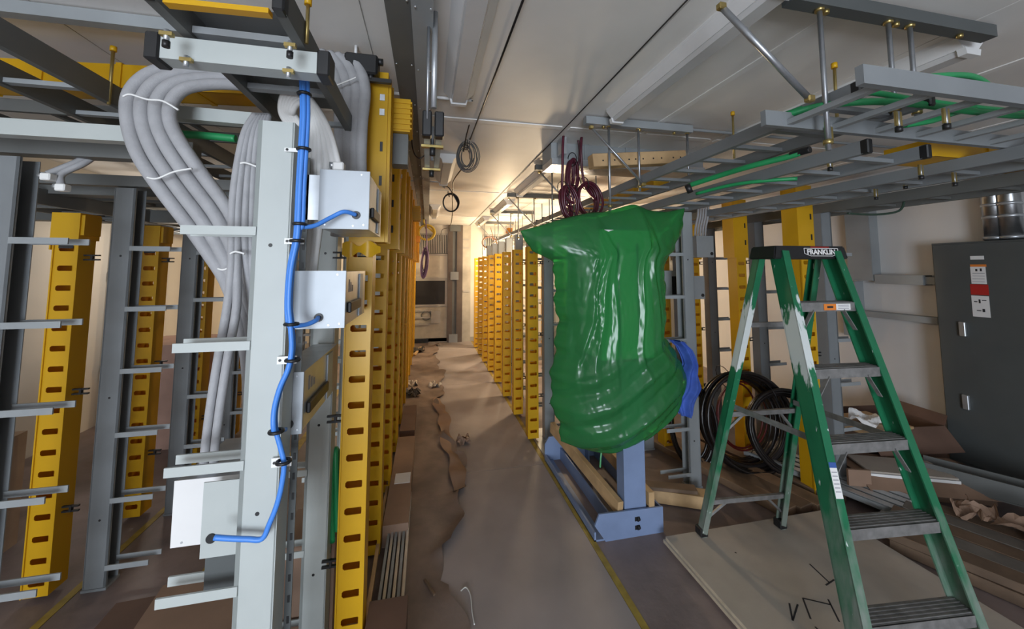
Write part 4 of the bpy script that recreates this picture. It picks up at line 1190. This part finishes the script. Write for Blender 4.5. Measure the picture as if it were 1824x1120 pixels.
# top cap with lettering
cc = (topL + topR) / 2 + back * .045
capw, capd, caph = .44, .17, .066
u_ = Vector((0, 0, 1))
def C(a, b, z): return cc + ax * a + back * b + u_ * z
k = MB()
k.hexa([C(-capw / 2, -capd / 2, -.03), C(capw / 2, -capd / 2, -.03), C(capw / 2, capd / 2, -.03), C(-capw / 2, capd / 2, -.03), C(-capw / 2 + .015, -capd / 2 + .006, caph - .03), C(capw / 2 - .015, -capd / 2 + .006, caph - .03), C(capw / 2 - .015, capd / 2 - .006, caph - .03), C(-capw / 2 + .015, capd / 2 - .006, caph - .03)])
cap = k.bevel(.006, 2).build('top_cap', BLACK, t)


def text_mesh(txt, size, origin, right, up, m, parent, name='lettering', ext=.0008, bold=0.0, shear=0.0):
    cu = bpy.data.curves.new('txt', 'FONT'); cu.body = txt; cu.size = size; cu.extrude = ext; cu.offset = bold; cu.align_x = 'CENTER'; cu.align_y = 'CENTER'; cu.shear = shear
    to = bpy.data.objects.new('txt', cu); COL.objects.link(to)
    dg = bpy.context.evaluated_depsgraph_get(); me = bpy.data.meshes.new_from_object(to.evaluated_get(dg))
    bpy.data.objects.remove(to)
    right, up = Vector(right).normalized(), Vector(up).normalized(); n = right.cross(up)
    M = Matrix((right, up, n)).transposed().to_4x4(); M.translation = Vector(origin) - OFF.get(parent.name, Vector())
    me.transform(M); me.materials.clear(); me.materials.append(m); me.name = name
    o = bpy.data.objects.new(name, me); COL.objects.link(o); o.parent = parent
    return o


lu = (C(0, -capd / 2 + .006, caph - .03) - C(0, -capd / 2, -.03)).normalized(); ln = ax.cross(lu)
lc = C(.055, -capd / 2 + .0025, .004) + ln * .0022
text_mesh('FRANKLIN', .036, lc, ax, lu, PAPERW, cap, 'lettering', .0008, .0012)
kk = MB()
for (a, b, w_, h_) in ((0, .0195, .20, .0022), (0, -.0195, .13, .0022), (-.1, .006, .003, .026), (.1, .006, .003, .026)):
    P = lc + ax * a + lu * b
    kk.hexa([P - ax * w_ / 2 - lu * h_ / 2, P + ax * w_ / 2 - lu * h_ / 2, P + ax * w_ / 2 - lu * h_ / 2 + ln * .0008, P - ax * w_ / 2 - lu * h_ / 2 + ln * .0008, P - ax * w_ / 2 + lu * h_ / 2, P + ax * w_ / 2 + lu * h_ / 2, P + ax * w_ / 2 + lu * h_ / 2 + ln * .0008, P - ax * w_ / 2 + lu * h_ / 2 + ln * .0008])
for sg in (-1, 1):
    p_, q_ = lc + ax * sg * .1 - lu * .007, lc + ax * sg * .065 - lu * .0195
    kk.beam(p_ + ln * .0004, q_ + ln * .0004, .0022, .0008, ln)
kk.build('logo_frame', PAPERW, cap)
MB().beam(lc + lu * .026 - ax * .06, lc + lu * .026 + ax * .05, .004, .0008, ln).build('red_flash', REDP, cap)

# ------------------------------------------------------------------ plywood stack with marker strokes
for k in range(3):
    z0 = .0025 + k * .0195
    dx = [.02, .0, .01][k]
    t2 = thing('plywood_sheet', ['lowest plywood sheet of the stack under the ladder', 'middle plywood sheet of the stack under the ladder', 'top plywood sheet of the stack with marker strokes'][k], 'plywood', (2.03, 1.0, z0), 0, 'stacked plywood sheets')
    MB().box(1.425 + dx, 2.645 + dx, -.2, 2.20 - dx, z0, z0 + .017).build('core', PLYE, t2)
    MB().box(1.425 + dx, 2.645 + dx, -.2, 2.20 - dx, z0 + .017, z0 + .019).build('face_veneer', PLYM, t2)
    if k == 2:
        zt = z0 + .0195
        strokes = [[(1442, 1004), (1478, 1038)], [(1471, 1042), (1486, 1032)], [(1406, 1074), (1412, 1105)], [(1412, 1105), (1421, 1076)], [(1430, 1065), (1444, 1102)], [(1430, 1065), (1481, 1077)], [(1475, 1067), (1495, 1107)], [(1452, 1116), (1456, 1120)], [(1309, 983), (1312, 985)]]
        for s_ in strokes:
            P = [atz(x, y, zt) for x, y in s_]
            MB().beam(P[0], P[1], .0075, .0006).build('marker_stroke', INK, t2)
tag(MB().box(1.6, 2.5, .2, 1.4, .0, .0022).build('floor_shim', WOODD), 'thin board under the plywood stack', 'board')

# ------------------------------------------------------------------ black cable coils on the floor
BG = 'black cable coils on the floor behind the ladder'
coil('cable_coil', 'large black cable coil leaning behind the ladder legs', (2.64, 2.86, .40), .36, .36, 19, .016, KCAB, (1, -.10, 0), (0, .16, 1), .11, .10, None, BG, 2, 36)
coil('cable_coil', 'second black cable coil leaning right of the large one', (2.93, 2.70, .335), .30, .31, 14, .016, KCAB, (1, -.3, 0), (0, .2, 1), .10, .08, None, BG, 2, 36)
coil('cable_coil', 'black cable coil half hidden behind the blue cloth', (2.26, 3.02, .33), .17, .32, 10, .014, KCAB, (1, -.3, 0), (0, .1, 1), .13, .06, None, BG, 2, 36)
coil('cable_coil', 'thin red and black wire coil inside the large black coil', (2.70, 2.93, .40), .27, .28, 2, .008, mat('dark_red_cable', (.12, .012, .01), .4), (1, .1, 0), (0, .1, 1), .15, .06, None, BG, 0, 36)

# ------------------------------------------------------------------ right row box details
for k, (xa_, ya_, xb_, yb_) in enumerate(((1240, 420, 1271, 458), (1232, 492, 1255, 532))):
    a, b = aty(xa_, ya_, 2.80), aty(xb_, yb_, 2.80)
    t = thing('junction_box', ['upper grey junction box right of the post behind the bag', 'lower grey junction box right of the post behind the bag'][k], 'junction box', ((a.x + b.x) / 2, 2.9, b.z), 0, 'grey junction boxes behind the bag')
    MB().box(a.x, b.x, 2.80, 3.1, b.z, a.z).build('body', GREY, t)
    MB().box(a.x - .002, b.x + .002, 2.796, 2.80, b.z - .002, a.z + .002).build('lid', GREY, t)
    MB().cyl((b.x - .02, 2.792, b.z + .03), (b.x - .02, 2.796, b.z + .03), .014, 12).build('grommet', BLACK, t)
for k in range(5):
    x = 1238 + k * 4.5
    cable('white_cable', f'{["first", "second", "third", "fourth", "fifth"][k]} pale cable dropping into the upper junction box', [aty(x + 6, 366, 2.95), aty(x + 5, 385, 2.93), aty(x + 1, 405, 2.92), aty(x, 421, 2.92)], .009, HOSE, 'pale cables above the junction box')
t = thing('grey_module', 'grey module with dark window between bag and post', 'module', (1.85, 3.0, 1.5))
a, b = aty(1180, 482, 3.0), aty(1216, 530, 3.0)
MB().box(a.x, b.x, 3.0, 3.25, b.z, a.z).build('body', GREY, t)
MB().box(a.x + .09, a.x + .15, 2.996, 3.0, b.z + .02, a.z - .05).build('window', BLACK, t)

# ------------------------------------------------------------------ right wall: cabinet, wireways, pipes
t = thing('electrical_cabinet', 'tall dark grey electrical cabinet on the right wall', 'cabinet', (4.56, 1.9, .03))
MB().box(4.47, 4.655, 1.05, 2.565, .03, 1.905).build('body', CABM, t)
dr = MB().box(4.455, 4.47, 1.06, 2.555, .05, 1.89).bevel(.003).build('door', CABM, t)
for (pxa, pya) in ((1716, 586), (1722, 716)):
    c = atx(pxa, pya, 4.45)
    MB().box(4.43, 4.455, c.y - .02, c.y + .02, c.z - .06, c.z + .06).bevel(.004).build('latch', GALV, dr)
def sheet(pa, pb, m, name='label_sheet'):
    a, b = atx(*pa, 4.4535), atx(*pb, 4.4535)
    return MB().box(4.452, 4.4545, min(a.y, b.y), max(a.y, b.y), min(a.z, b.z), max(a.z, b.z)).build(name, m, dr)
sheet((1728, 456), (1753, 462), PAPERW); sheet((1728, 471), (1757, 475), ORAP); sheet((1728, 475), (1758, 506), PAPERW)
sheet((1728, 506), (1762, 526), REDP); sheet((1730, 526), (1765, 566), PAPERW)
for (xa_, xb_, y_) in ((1732, 1754, 486), (1732, 1754, 491), (1732, 1754, 496), (1732, 1754, 501)):
    a, b = atx(xa_, y_, 4.4515), atx(xb_, y_ + 1.2, 4.4515); MB().box(4.4512, 4.452, min(a.y, b.y), max(a.y, b.y), b.z, a.z).build('print_line', INKG, dr)
for (xa_, ya_, xb_, yb_) in ((1735, 536, 1741, 538), (1743, 533, 1747, 540), (1749, 534, 1757, 536), (1740, 552, 1748, 554), (1750, 550, 1755, 556), (1737, 479, 1741, 483), (1745, 478, 1749, 483)):
    a, b = atx(xa_, ya_, 4.4515), atx(xb_, yb_, 4.4515); MB().box(4.4512, 4.452, min(a.y, b.y), max(a.y, b.y), b.z, a.z).build('handwriting', INK, dr)


def wireway(label, pa, pb, X0=4.55):
    a, b = atx(*pa, X0), atx(*pb, X0)
    y0, y1, z0, z1 = min(a.y, b.y), max(a.y, b.y), min(a.z, b.z), max(a.z, b.z)
    t = thing('wireway', label, 'wireway', (X0, (y0 + y1) / 2, z0), 0, 'grey wireways on the right wall')
    MB().box(X0, 4.66, y0, y1, z0, z1).build('trough', GREY, t)
    MB().box(X0 - .004, X0, y0 + .004, y1 - .004, z0 + .004, z1 - .004).build('cover', GREY, t)


wireway('upper horizontal grey wireway beside the cabinet', (1557, 489), (1646, 508))
wireway('short narrow wireway joining the cabinet', (1646, 493), (1672, 507), 4.57)
wireway('lower horizontal grey wireway beside the cabinet', (1534, 553), (1672, 578))
wireway('wide vertical grey wireway on the right wall', (1500, 330), (1556, 500))
wireway('narrow vertical grey wireway behind the ladder', (1497, 500), (1530, 600))
for k, (x_, r_) in enumerate(((1771, .062), (1800, .065))):
    c = atx(x_, 425, 4.54)
    t = thing('steel_pipe', ['left shiny steel pipe rising from the cabinet', 'right shiny steel pipe rising from the cabinet'][k], 'pipe', (4.55, c.y, 1.905), 0, 'steel pipes above the cabinet')
    MB().cyl((4.56, c.y, 1.906), (4.56, c.y, 2.69), r_, 20).build('pipe', mat('polished_pipe', (.5, .52, .54), .3, metal=.95, var=.15, scale=12), t)
    for z in (1.93, 2.10, 2.2): MB().cyl((4.56, c.y, z - .012), (4.56, c.y, z + .012), r_ + .006, 20).build('coupling', GALV, t)

# ------------------------------------------------------------------ clutter on the right floor
def carton(label, c, sx, sy, sz, rz, m, flaps=(), group='cartons on the floor', open_=True):
    c = Vector(c); t = thing('carton', label, 'carton', c, rz, group)
    w_ = .006
    k = MB(); k.box(-sx, sx, -sy, sy, 0, w_); k.build('bottom', m, t, True)
    for nm, bx in (('side', (-sx, -sx + w_, -sy, sy)), ('side', (sx - w_, sx, -sy, sy)), ('side', (-sx + w_, sx - w_, -sy, -sy + w_)), ('side', (-sx + w_, sx - w_, sy - w_, sy))):
        MB().box(*bx, w_, sz).build(nm, m, t, True)
    for f in flaps:
        side, ln_, ang = f
        k = MB(); dz, dh = math.sin(ang) * ln_, math.cos(ang) * ln_
        if side == 'x+': k.hexa([(sx, -sy, sz), (sx + dh, -sy, sz + dz), (sx + dh, sy, sz + dz), (sx, sy, sz), (sx, -sy, sz + w_), (sx + dh, -sy, sz + dz + w_), (sx + dh, sy, sz + dz + w_), (sx, sy, sz + w_)])
        if side == 'x-': k.hexa([(-sx, -sy, sz), (-sx - dh, -sy, sz + dz), (-sx - dh, sy, sz + dz), (-sx, sy, sz), (-sx, -sy, sz + w_), (-sx - dh, -sy, sz + dz + w_), (-sx - dh, sy, sz + dz + w_), (-sx, sy, sz + w_)])
        if side == 'y-': k.hexa([(-sx, -sy, sz), (-sx, -sy - dh, sz + dz), (sx, -sy - dh, sz + dz), (sx, -sy, sz), (-sx, -sy, sz + w_), (-sx, -sy - dh, sz + dz + w_), (sx, -sy - dh, sz + dz + w_), (sx, -sy, sz + w_)])
        if side == 'y+': k.hexa([(-sx, sy, sz), (-sx, sy + dh, sz + dz), (sx, sy + dh, sz + dz), (sx, sy, sz), (-sx, sy, sz + w_), (-sx, sy + dh, sz + dz + w_), (sx, sy + dh, sz + dz + w_), (sx, sy, sz + w_)])
        k.build('flap', m, t, True)
    if not open_: MB().box(-sx, sx, -sy, sy, sz, sz + w_).build('lid', m, t, True)
    return t


carton('open cardboard carton against the wall behind the ladder', (3.98, 2.80, 0), .38, .26, .338, -.12, CARDD, (('x+', .09, 1.2), ('y-', .2, -.9)))  # darker card colour stands in for the shadow on this carton
carton('long flat cardboard carton right of the ladder', (3.62, 2.35, 0), .44, .17, .16, -.35, CARD, (('y-', .14, -.5),), open_=False)
carton('dark low carton behind the ladder step', (3.42, 2.74, 0), .12, .2, .338, .1, CARDD, (), open_=False)
tag(MB().beam((3.25, 2.42, .19), (3.75, 2.2, .19), .26, .012).build('white_board', PLYM), 'pale board lying on the flat carton', 'board')
tag(MB().beam((3.20, 2.32, .165), (3.72, 2.09, .165), .02, .02).build('white_strip', PAPERW), 'white strip along the edge of the flat carton', 'strip')
tag(MB().beam((3.02, 2.32, .12), (3.16, 2.27, .12), .02, .2).build('cardboard_flap', CARD), 'cardboard flap standing by the steel channels', 'cardboard')
# crumpled white paper
def crumple(c, sx, sy, seed):
    rnd = random.Random(seed); ph = [rnd.uniform(0, 6) for _ in range(6)]
    def fn(u, v):
        z = .05 + .035 * math.sin(u * 7 + ph[0]) * math.sin(v * 6 + ph[1]) + .02 * math.sin(u * 15 + v * 9 + ph[2])
        return (c[0] + (u - .5) * sx + .02 * math.sin(v * 8 + ph[3]), c[1] + (v - .5) * sy + .02 * math.sin(u * 9 + ph[4]), c[2] + z)
    return fn
tag(MB().grid(crumple((3.70, 2.66, .345), .28, .22, 1), 16, 14, False).build('white_paper', PAPERW), 'crumpled white paper on the cartons behind the ladder', 'paper')
tag(MB().box(3.45, 3.98, 2.50, 2.86, .345, .365).build('tan_board', WOOD), 'tan board under the crumpled white paper', 'board')
for k in range(4):
    x = 2.86 + k * .085
    t = thing('steel_channel', f'{["leftmost", "second", "third", "rightmost"][k]} grey steel channel lying right of the plywood', 'channel', (x, 2.3, .0), 0, 'grey steel channels on the floor')
    MB().chan((x - .12, 2.95, .085), (x + .22, 1.95, .085), .07, .04, .004, side=1).build('profile', GREY, t)
    MB().beam((x - .12, 2.95, .106), (x + .22, 1.95, .106), .055, .003).build('top_web', GALV, t)
MB_ = [(2.72, 2.02, 3.35, .62, WOODD), (2.86, 2.02, 3.48, .62, mat('grey_plank', (.17, .15, .13), .7, var=.2, scale=8)), (3.0, 2.04, 3.62, .62, WOODD), (3.14, 2.06, 3.76, .62, mat('grey_plank', (.17, .15, .13))), (3.28, 2.06, 3.9, .62, WOODD)]
for k, (x0, y0, x1, y1, m) in enumerate(MB_):
    timber('lumber', f'{["first", "second", "third", "fourth", "fifth"][k]} weathered plank from the ladder in the pile at lower right', (x0, y0, .09), (x1, y1, .09), .125, .045, m, 'weathered planks at lower right')
timber('lumber', 'underlying brown beam beneath the weathered planks', (2.78, 1.9, .035), (3.3, .6, .035), .12, .06, WOODD)
timber('lumber', 'second beam beneath the weathered planks', (3.2, 1.95, .035), (3.8, .6, .035), .12, .06, WOODD)
t = thing('grey_trough', 'open dark grey trough lying before the cabinet', 'trough', (3.85, 1.9, 0))
MB().beam((3.72, 2.3, .11), (4.35, 1.15, .11), .16, .01).build('floor_panel', DGREY, t)
MB().beam((3.66, 2.26, .17), (4.29, 1.11, .17), .008, .12).build('side_panel', DGREY, t)
MB().beam((3.80, 2.34, .17), (4.42, 1.19, .17), .008, .12).build('side_panel', DGREY, t)
tag(MB().grid(crumple((3.50, 1.58, .12), .36, .34, 3), 14, 12, False).build('crumpled_paper', CARD), 'crumpled brown paper on the planks at the right edge', 'paper')
tag(MB().grid(crumple((3.38, 1.85, .12), .2, .16, 5), 12, 10, False).build('crumpled_paper', CARD), 'small crumpled brown paper beside the ladder rail', 'paper')

# ------------------------------------------------------------------ left of the aisle: cartons and strips
carton('long low carton along the left ducts in the aisle', (-.165, 3.15, .012), .075, .62, .12, 0, CARD, (), 'cartons along the left row', False)
carton('farther low carton along the left ducts', (-.17, 4.3, .012), .07, .35, .10, 0, CARDD, (), 'cartons along the left row', False)
carton('near carton at the foot of the nearest yellow duct', (-.15, 1.55, .012), .085, .42, .14, 0, CARDD, (), 'cartons along the left row', False)
tag(MB().beam((-.21, 3.05, .139), (-.10, 3.05, .139), .14, .003).build('carton_label', PAPERW), 'pale paper label on the long low carton', 'paper label')
for k in range(6):
    x = -.205 + k * .022
    tag(MB().beam((x, 2.95, .06 + .004 * (k % 2)), (x + .004, 1.90, .075 + .004 * (k % 3)), .014, .05).build('metal_strip', GALV if k % 2 else GREY), f'{["first", "second", "third", "fourth", "fifth", "sixth"][k]} thin metal strip from the left sticking out of the carton', 'metal strip', 'metal strips in the carton')
timber('wood_strip', 'thin pine strip leaning along the left ducts', (-.27, 3.3, .05), (-.235, 1.2, .10), .02, .035, WOOD)
carton('cardboard carton on the floor behind the large pale post', (-.84, 1.72, 0), .17, .24, .38, .12, CARD, (('y-', .12, -.8),), 'cartons at lower left', False)
carton('darker carton at the left of the floor carton', (-1.13, 1.80, 0), .09, .2, .30, .05, CARDD, (), 'cartons at lower left', False)
carton('cardboard carton between the two nearest left posts', (-.52, 2.15, 0), .12, .14, .42, 0, CARD, (), 'cartons at lower left', False)
carton('large tan carton standing beyond the far left ducts', (-2.7, 2.7, 0), .3, .35, .66, .1, mat('tan_carton', (.42, .30, .21), .75), (), 'cartons at lower left', False)
carton('pinkish carton deep between the left rack rows', (-2.45, 4.6, 0), .3, .3, .95, 0, mat('pink_carton', (.36, .22, .17), .75), (), 'cartons at lower left', False)
tag(MB().grid(crumple((-2.6, 2.55, .68), .6, .5, 9), 14, 12, False).build('dark_wrap', DUSTY), 'dark crumpled wrap over the tan carton at far left', 'wrap')
# scraps in the aisle
for k, (px_, py_, s_, m_, l_) in enumerate(((825, 785, .10, CARD, 'pale paper scrap on the aisle floor'), (775, 686, .16, PLYM, 'flat pale scrap farther down the aisle'), (735, 702, .18, DUSTY, 'dark heap of debris at the foot of the left ducts'), (745, 625, .22, DUSTY, 'black bag of debris near the end wall'), (735, 684, .12, PLYM, 'small pale scrap beside the debris heap'))):
    c = atz(px_, py_, .02)
    tag(MB().grid(crumple((c.x, c.y, -.02 + (.02 if m_ is DUSTY else 0)), s_, s_ * 1.2, 20 + k), 10, 10, False).build('floor_scrap', m_), l_, 'scrap')
timber('wood_strip', 'short pale stick lying near the end wall', atz(738, 632, .03), atz(750, 618, .03), .05, .03, WOOD)
timber('wood_strip', 'thin dark stick on the aisle floor near the camera', atz(756, 1032, .015), atz(774, 1060, .015), .012, .012, WOODD)
cable('loose_wire', 'thin white wire curled on the aisle floor', [atz(821, 1052, .012), atz(830, 1046, .012), atz(838, 1060, .014), atz(841, 1090, .012), atz(845, 1112, .012)], .003, WCAB)

# ------------------------------------------------------------------ left wall fittings
for k, y in enumerate((3.35, 5.1)):
    t = thing('wall_pipe', ['nearer grey vertical pipe on the left wall', 'farther grey vertical pipe on the left wall'][k], 'pipe', (XL + .05, y, 0), 0, 'pipes on the left wall')
    MB().cyl((XL + .05, y, 0), (XL + .05, y, ZC), .028, 12).build('pipe', LOUV, t)
    for z in (.6, 1.6): MB().cyl((XL + .05, y, z - .04), (XL + .05, y, z + .04), .036, 12).build('coupling', GREY, t)
t = thing('wall_plate', 'pale wall plate with dark gauge behind the far left post', 'wall plate', (XL, 2.9, 1.4))
MB().box(XL + .003, XL + .02, 2.8, 2.95, 1.35, 1.85).build('plate', FIXT, t)
MB().cyl((XL + .02, 3.1, 1.62), (XL + .07, 3.1, 1.62), .06, 16).build('gauge', BLACK, t)

# ------------------------------------------------------------------ end wall
YW = YF
def fw(x0, y0, x1, y1, d, m, name, parent, dd=0.0):
    a, b = aty(x0, y0, YW), aty(x1, y1, YW)
    return MB().box(a.x, b.x, YW - d - dd, YW - dd, b.z, a.z).build(name, m, parent)


def fwthing(name, label, cat, x0, y0, x1, y1, group=None):
    a, b = aty(x0, y0, YW), aty(x1, y1, YW)
    return thing(name, label, cat, ((a.x + b.x) / 2, YW, b.z), 0, group)


t = fwthing('steel_column', 'dark steel channel column on the end wall', 'column', 798, 401, 822, 610)
fw(798, 401, 822, 609, .05, DGREY, 'back_channel', t); fw(798, 401, 804, 609, .10, mat('column_brown', (.12, .09, .07), .5), 'flange', t); fw(814, 401, 822, 609, .10, mat('column_brown', (.12, .09, .07)), 'flange', t)
fw(801, 402, 820, 413, .12, DGREY, 'cap_plate', t); fw(802, 484, 816, 498, .12, GREY, 'splice_plate', t); fw(799, 594, 814, 609, .12, GREY, 'foot_plate', t)
for l, r_ in (('louvred vent high on the end wall', (740, 415, 801, 455)), ('louvred vent at the right of the end wall', (860, 418, 905, 450))):
    t = fwthing('wall_vent', l, 'vent', *r_, 'vents on the end wall')
    fw(*r_, .03, LOUV, 'frame', t); x0, y0, x1, y1 = r_
    fw(x0 + 2, y0 + 3, x1 - 3, y1 - 3, .006, SCREEN, 'recess', t, .031)
    n = int((x1 - x0) / 3.2)
    for i in range(n): fw(x0 + 3 + i * 3.1, y0 + 4, x0 + 4.3 + i * 3.1, y1 - 4, .008, LOUV, 'louvre', t, .038)
t = fwthing('wall_screen', 'black glass panel in a grey frame on the end wall', 'panel', 733, 495, 798, 544)
fw(733, 495, 797, 545, .04, LOUV, 'frame', t); fw(736, 500, 792, 541, .008, SCREEN, 'dark_pane', t, .041)
t = fwthing('wall_panel', 'large pale removable panel on the end wall', 'panel', 735, 455, 783, 495)
fw(735, 455, 783, 493, .02, mat('cream_panel', (.62, .57, .48), .6), 'sheet', t)
t = fwthing('wall_panel', 'tall pale panel right of the dark column', 'panel', 823, 402, 837, 608)
fw(823, 402, 837, 608, .03, mat('cream_panel2', (.52, .48, .40), .6), 'sheet', t)
for y in (425, 440, 517): fw(824, y, 836, y + 3, .01, LOUV, 'rail', t, .031)
t = fwthing('wall_panel', 'lower pale panel below the black glass', 'panel', 735, 545, 795, 608)
fw(733, 547, 796, 607, .015, mat('cream_panel2', (.52, .48, .40)), 'sheet', t)
t = fwthing('conduit_box', 'small grey junction box with conduit on the end wall', 'junction box', 768, 553, 784, 575)
fw(768, 553, 784, 574, .09, LOUV, 'body', t); fw(733, 552, 768, 554, .04, LOUV, 'conduit', t, .016); fw(733, 564, 768, 566, .04, LOUV, 'conduit', t, .016); fw(733, 576, 765, 578, .04, LOUV, 'conduit', t, .016)
coil('wire_coil', 'grey wire loop hanging on the end wall', aty(759, 562, 8.975), .11, .10, 3, .013, DGREY, (1, 0, 0), (0, 0, 1), .08, .03, None, None, 0)
t = fwthing('floor_vent', 'low dark vent at the foot of the end wall', 'vent', 733, 603, 764, 610)
fw(733, 603, 763, 610, .03, DGREY, 'grille', t)
for i in range(3): fw(733, 604 + i * 2, 763, 604.8 + i * 2, .01, BLACK, 'slat', t, .031)
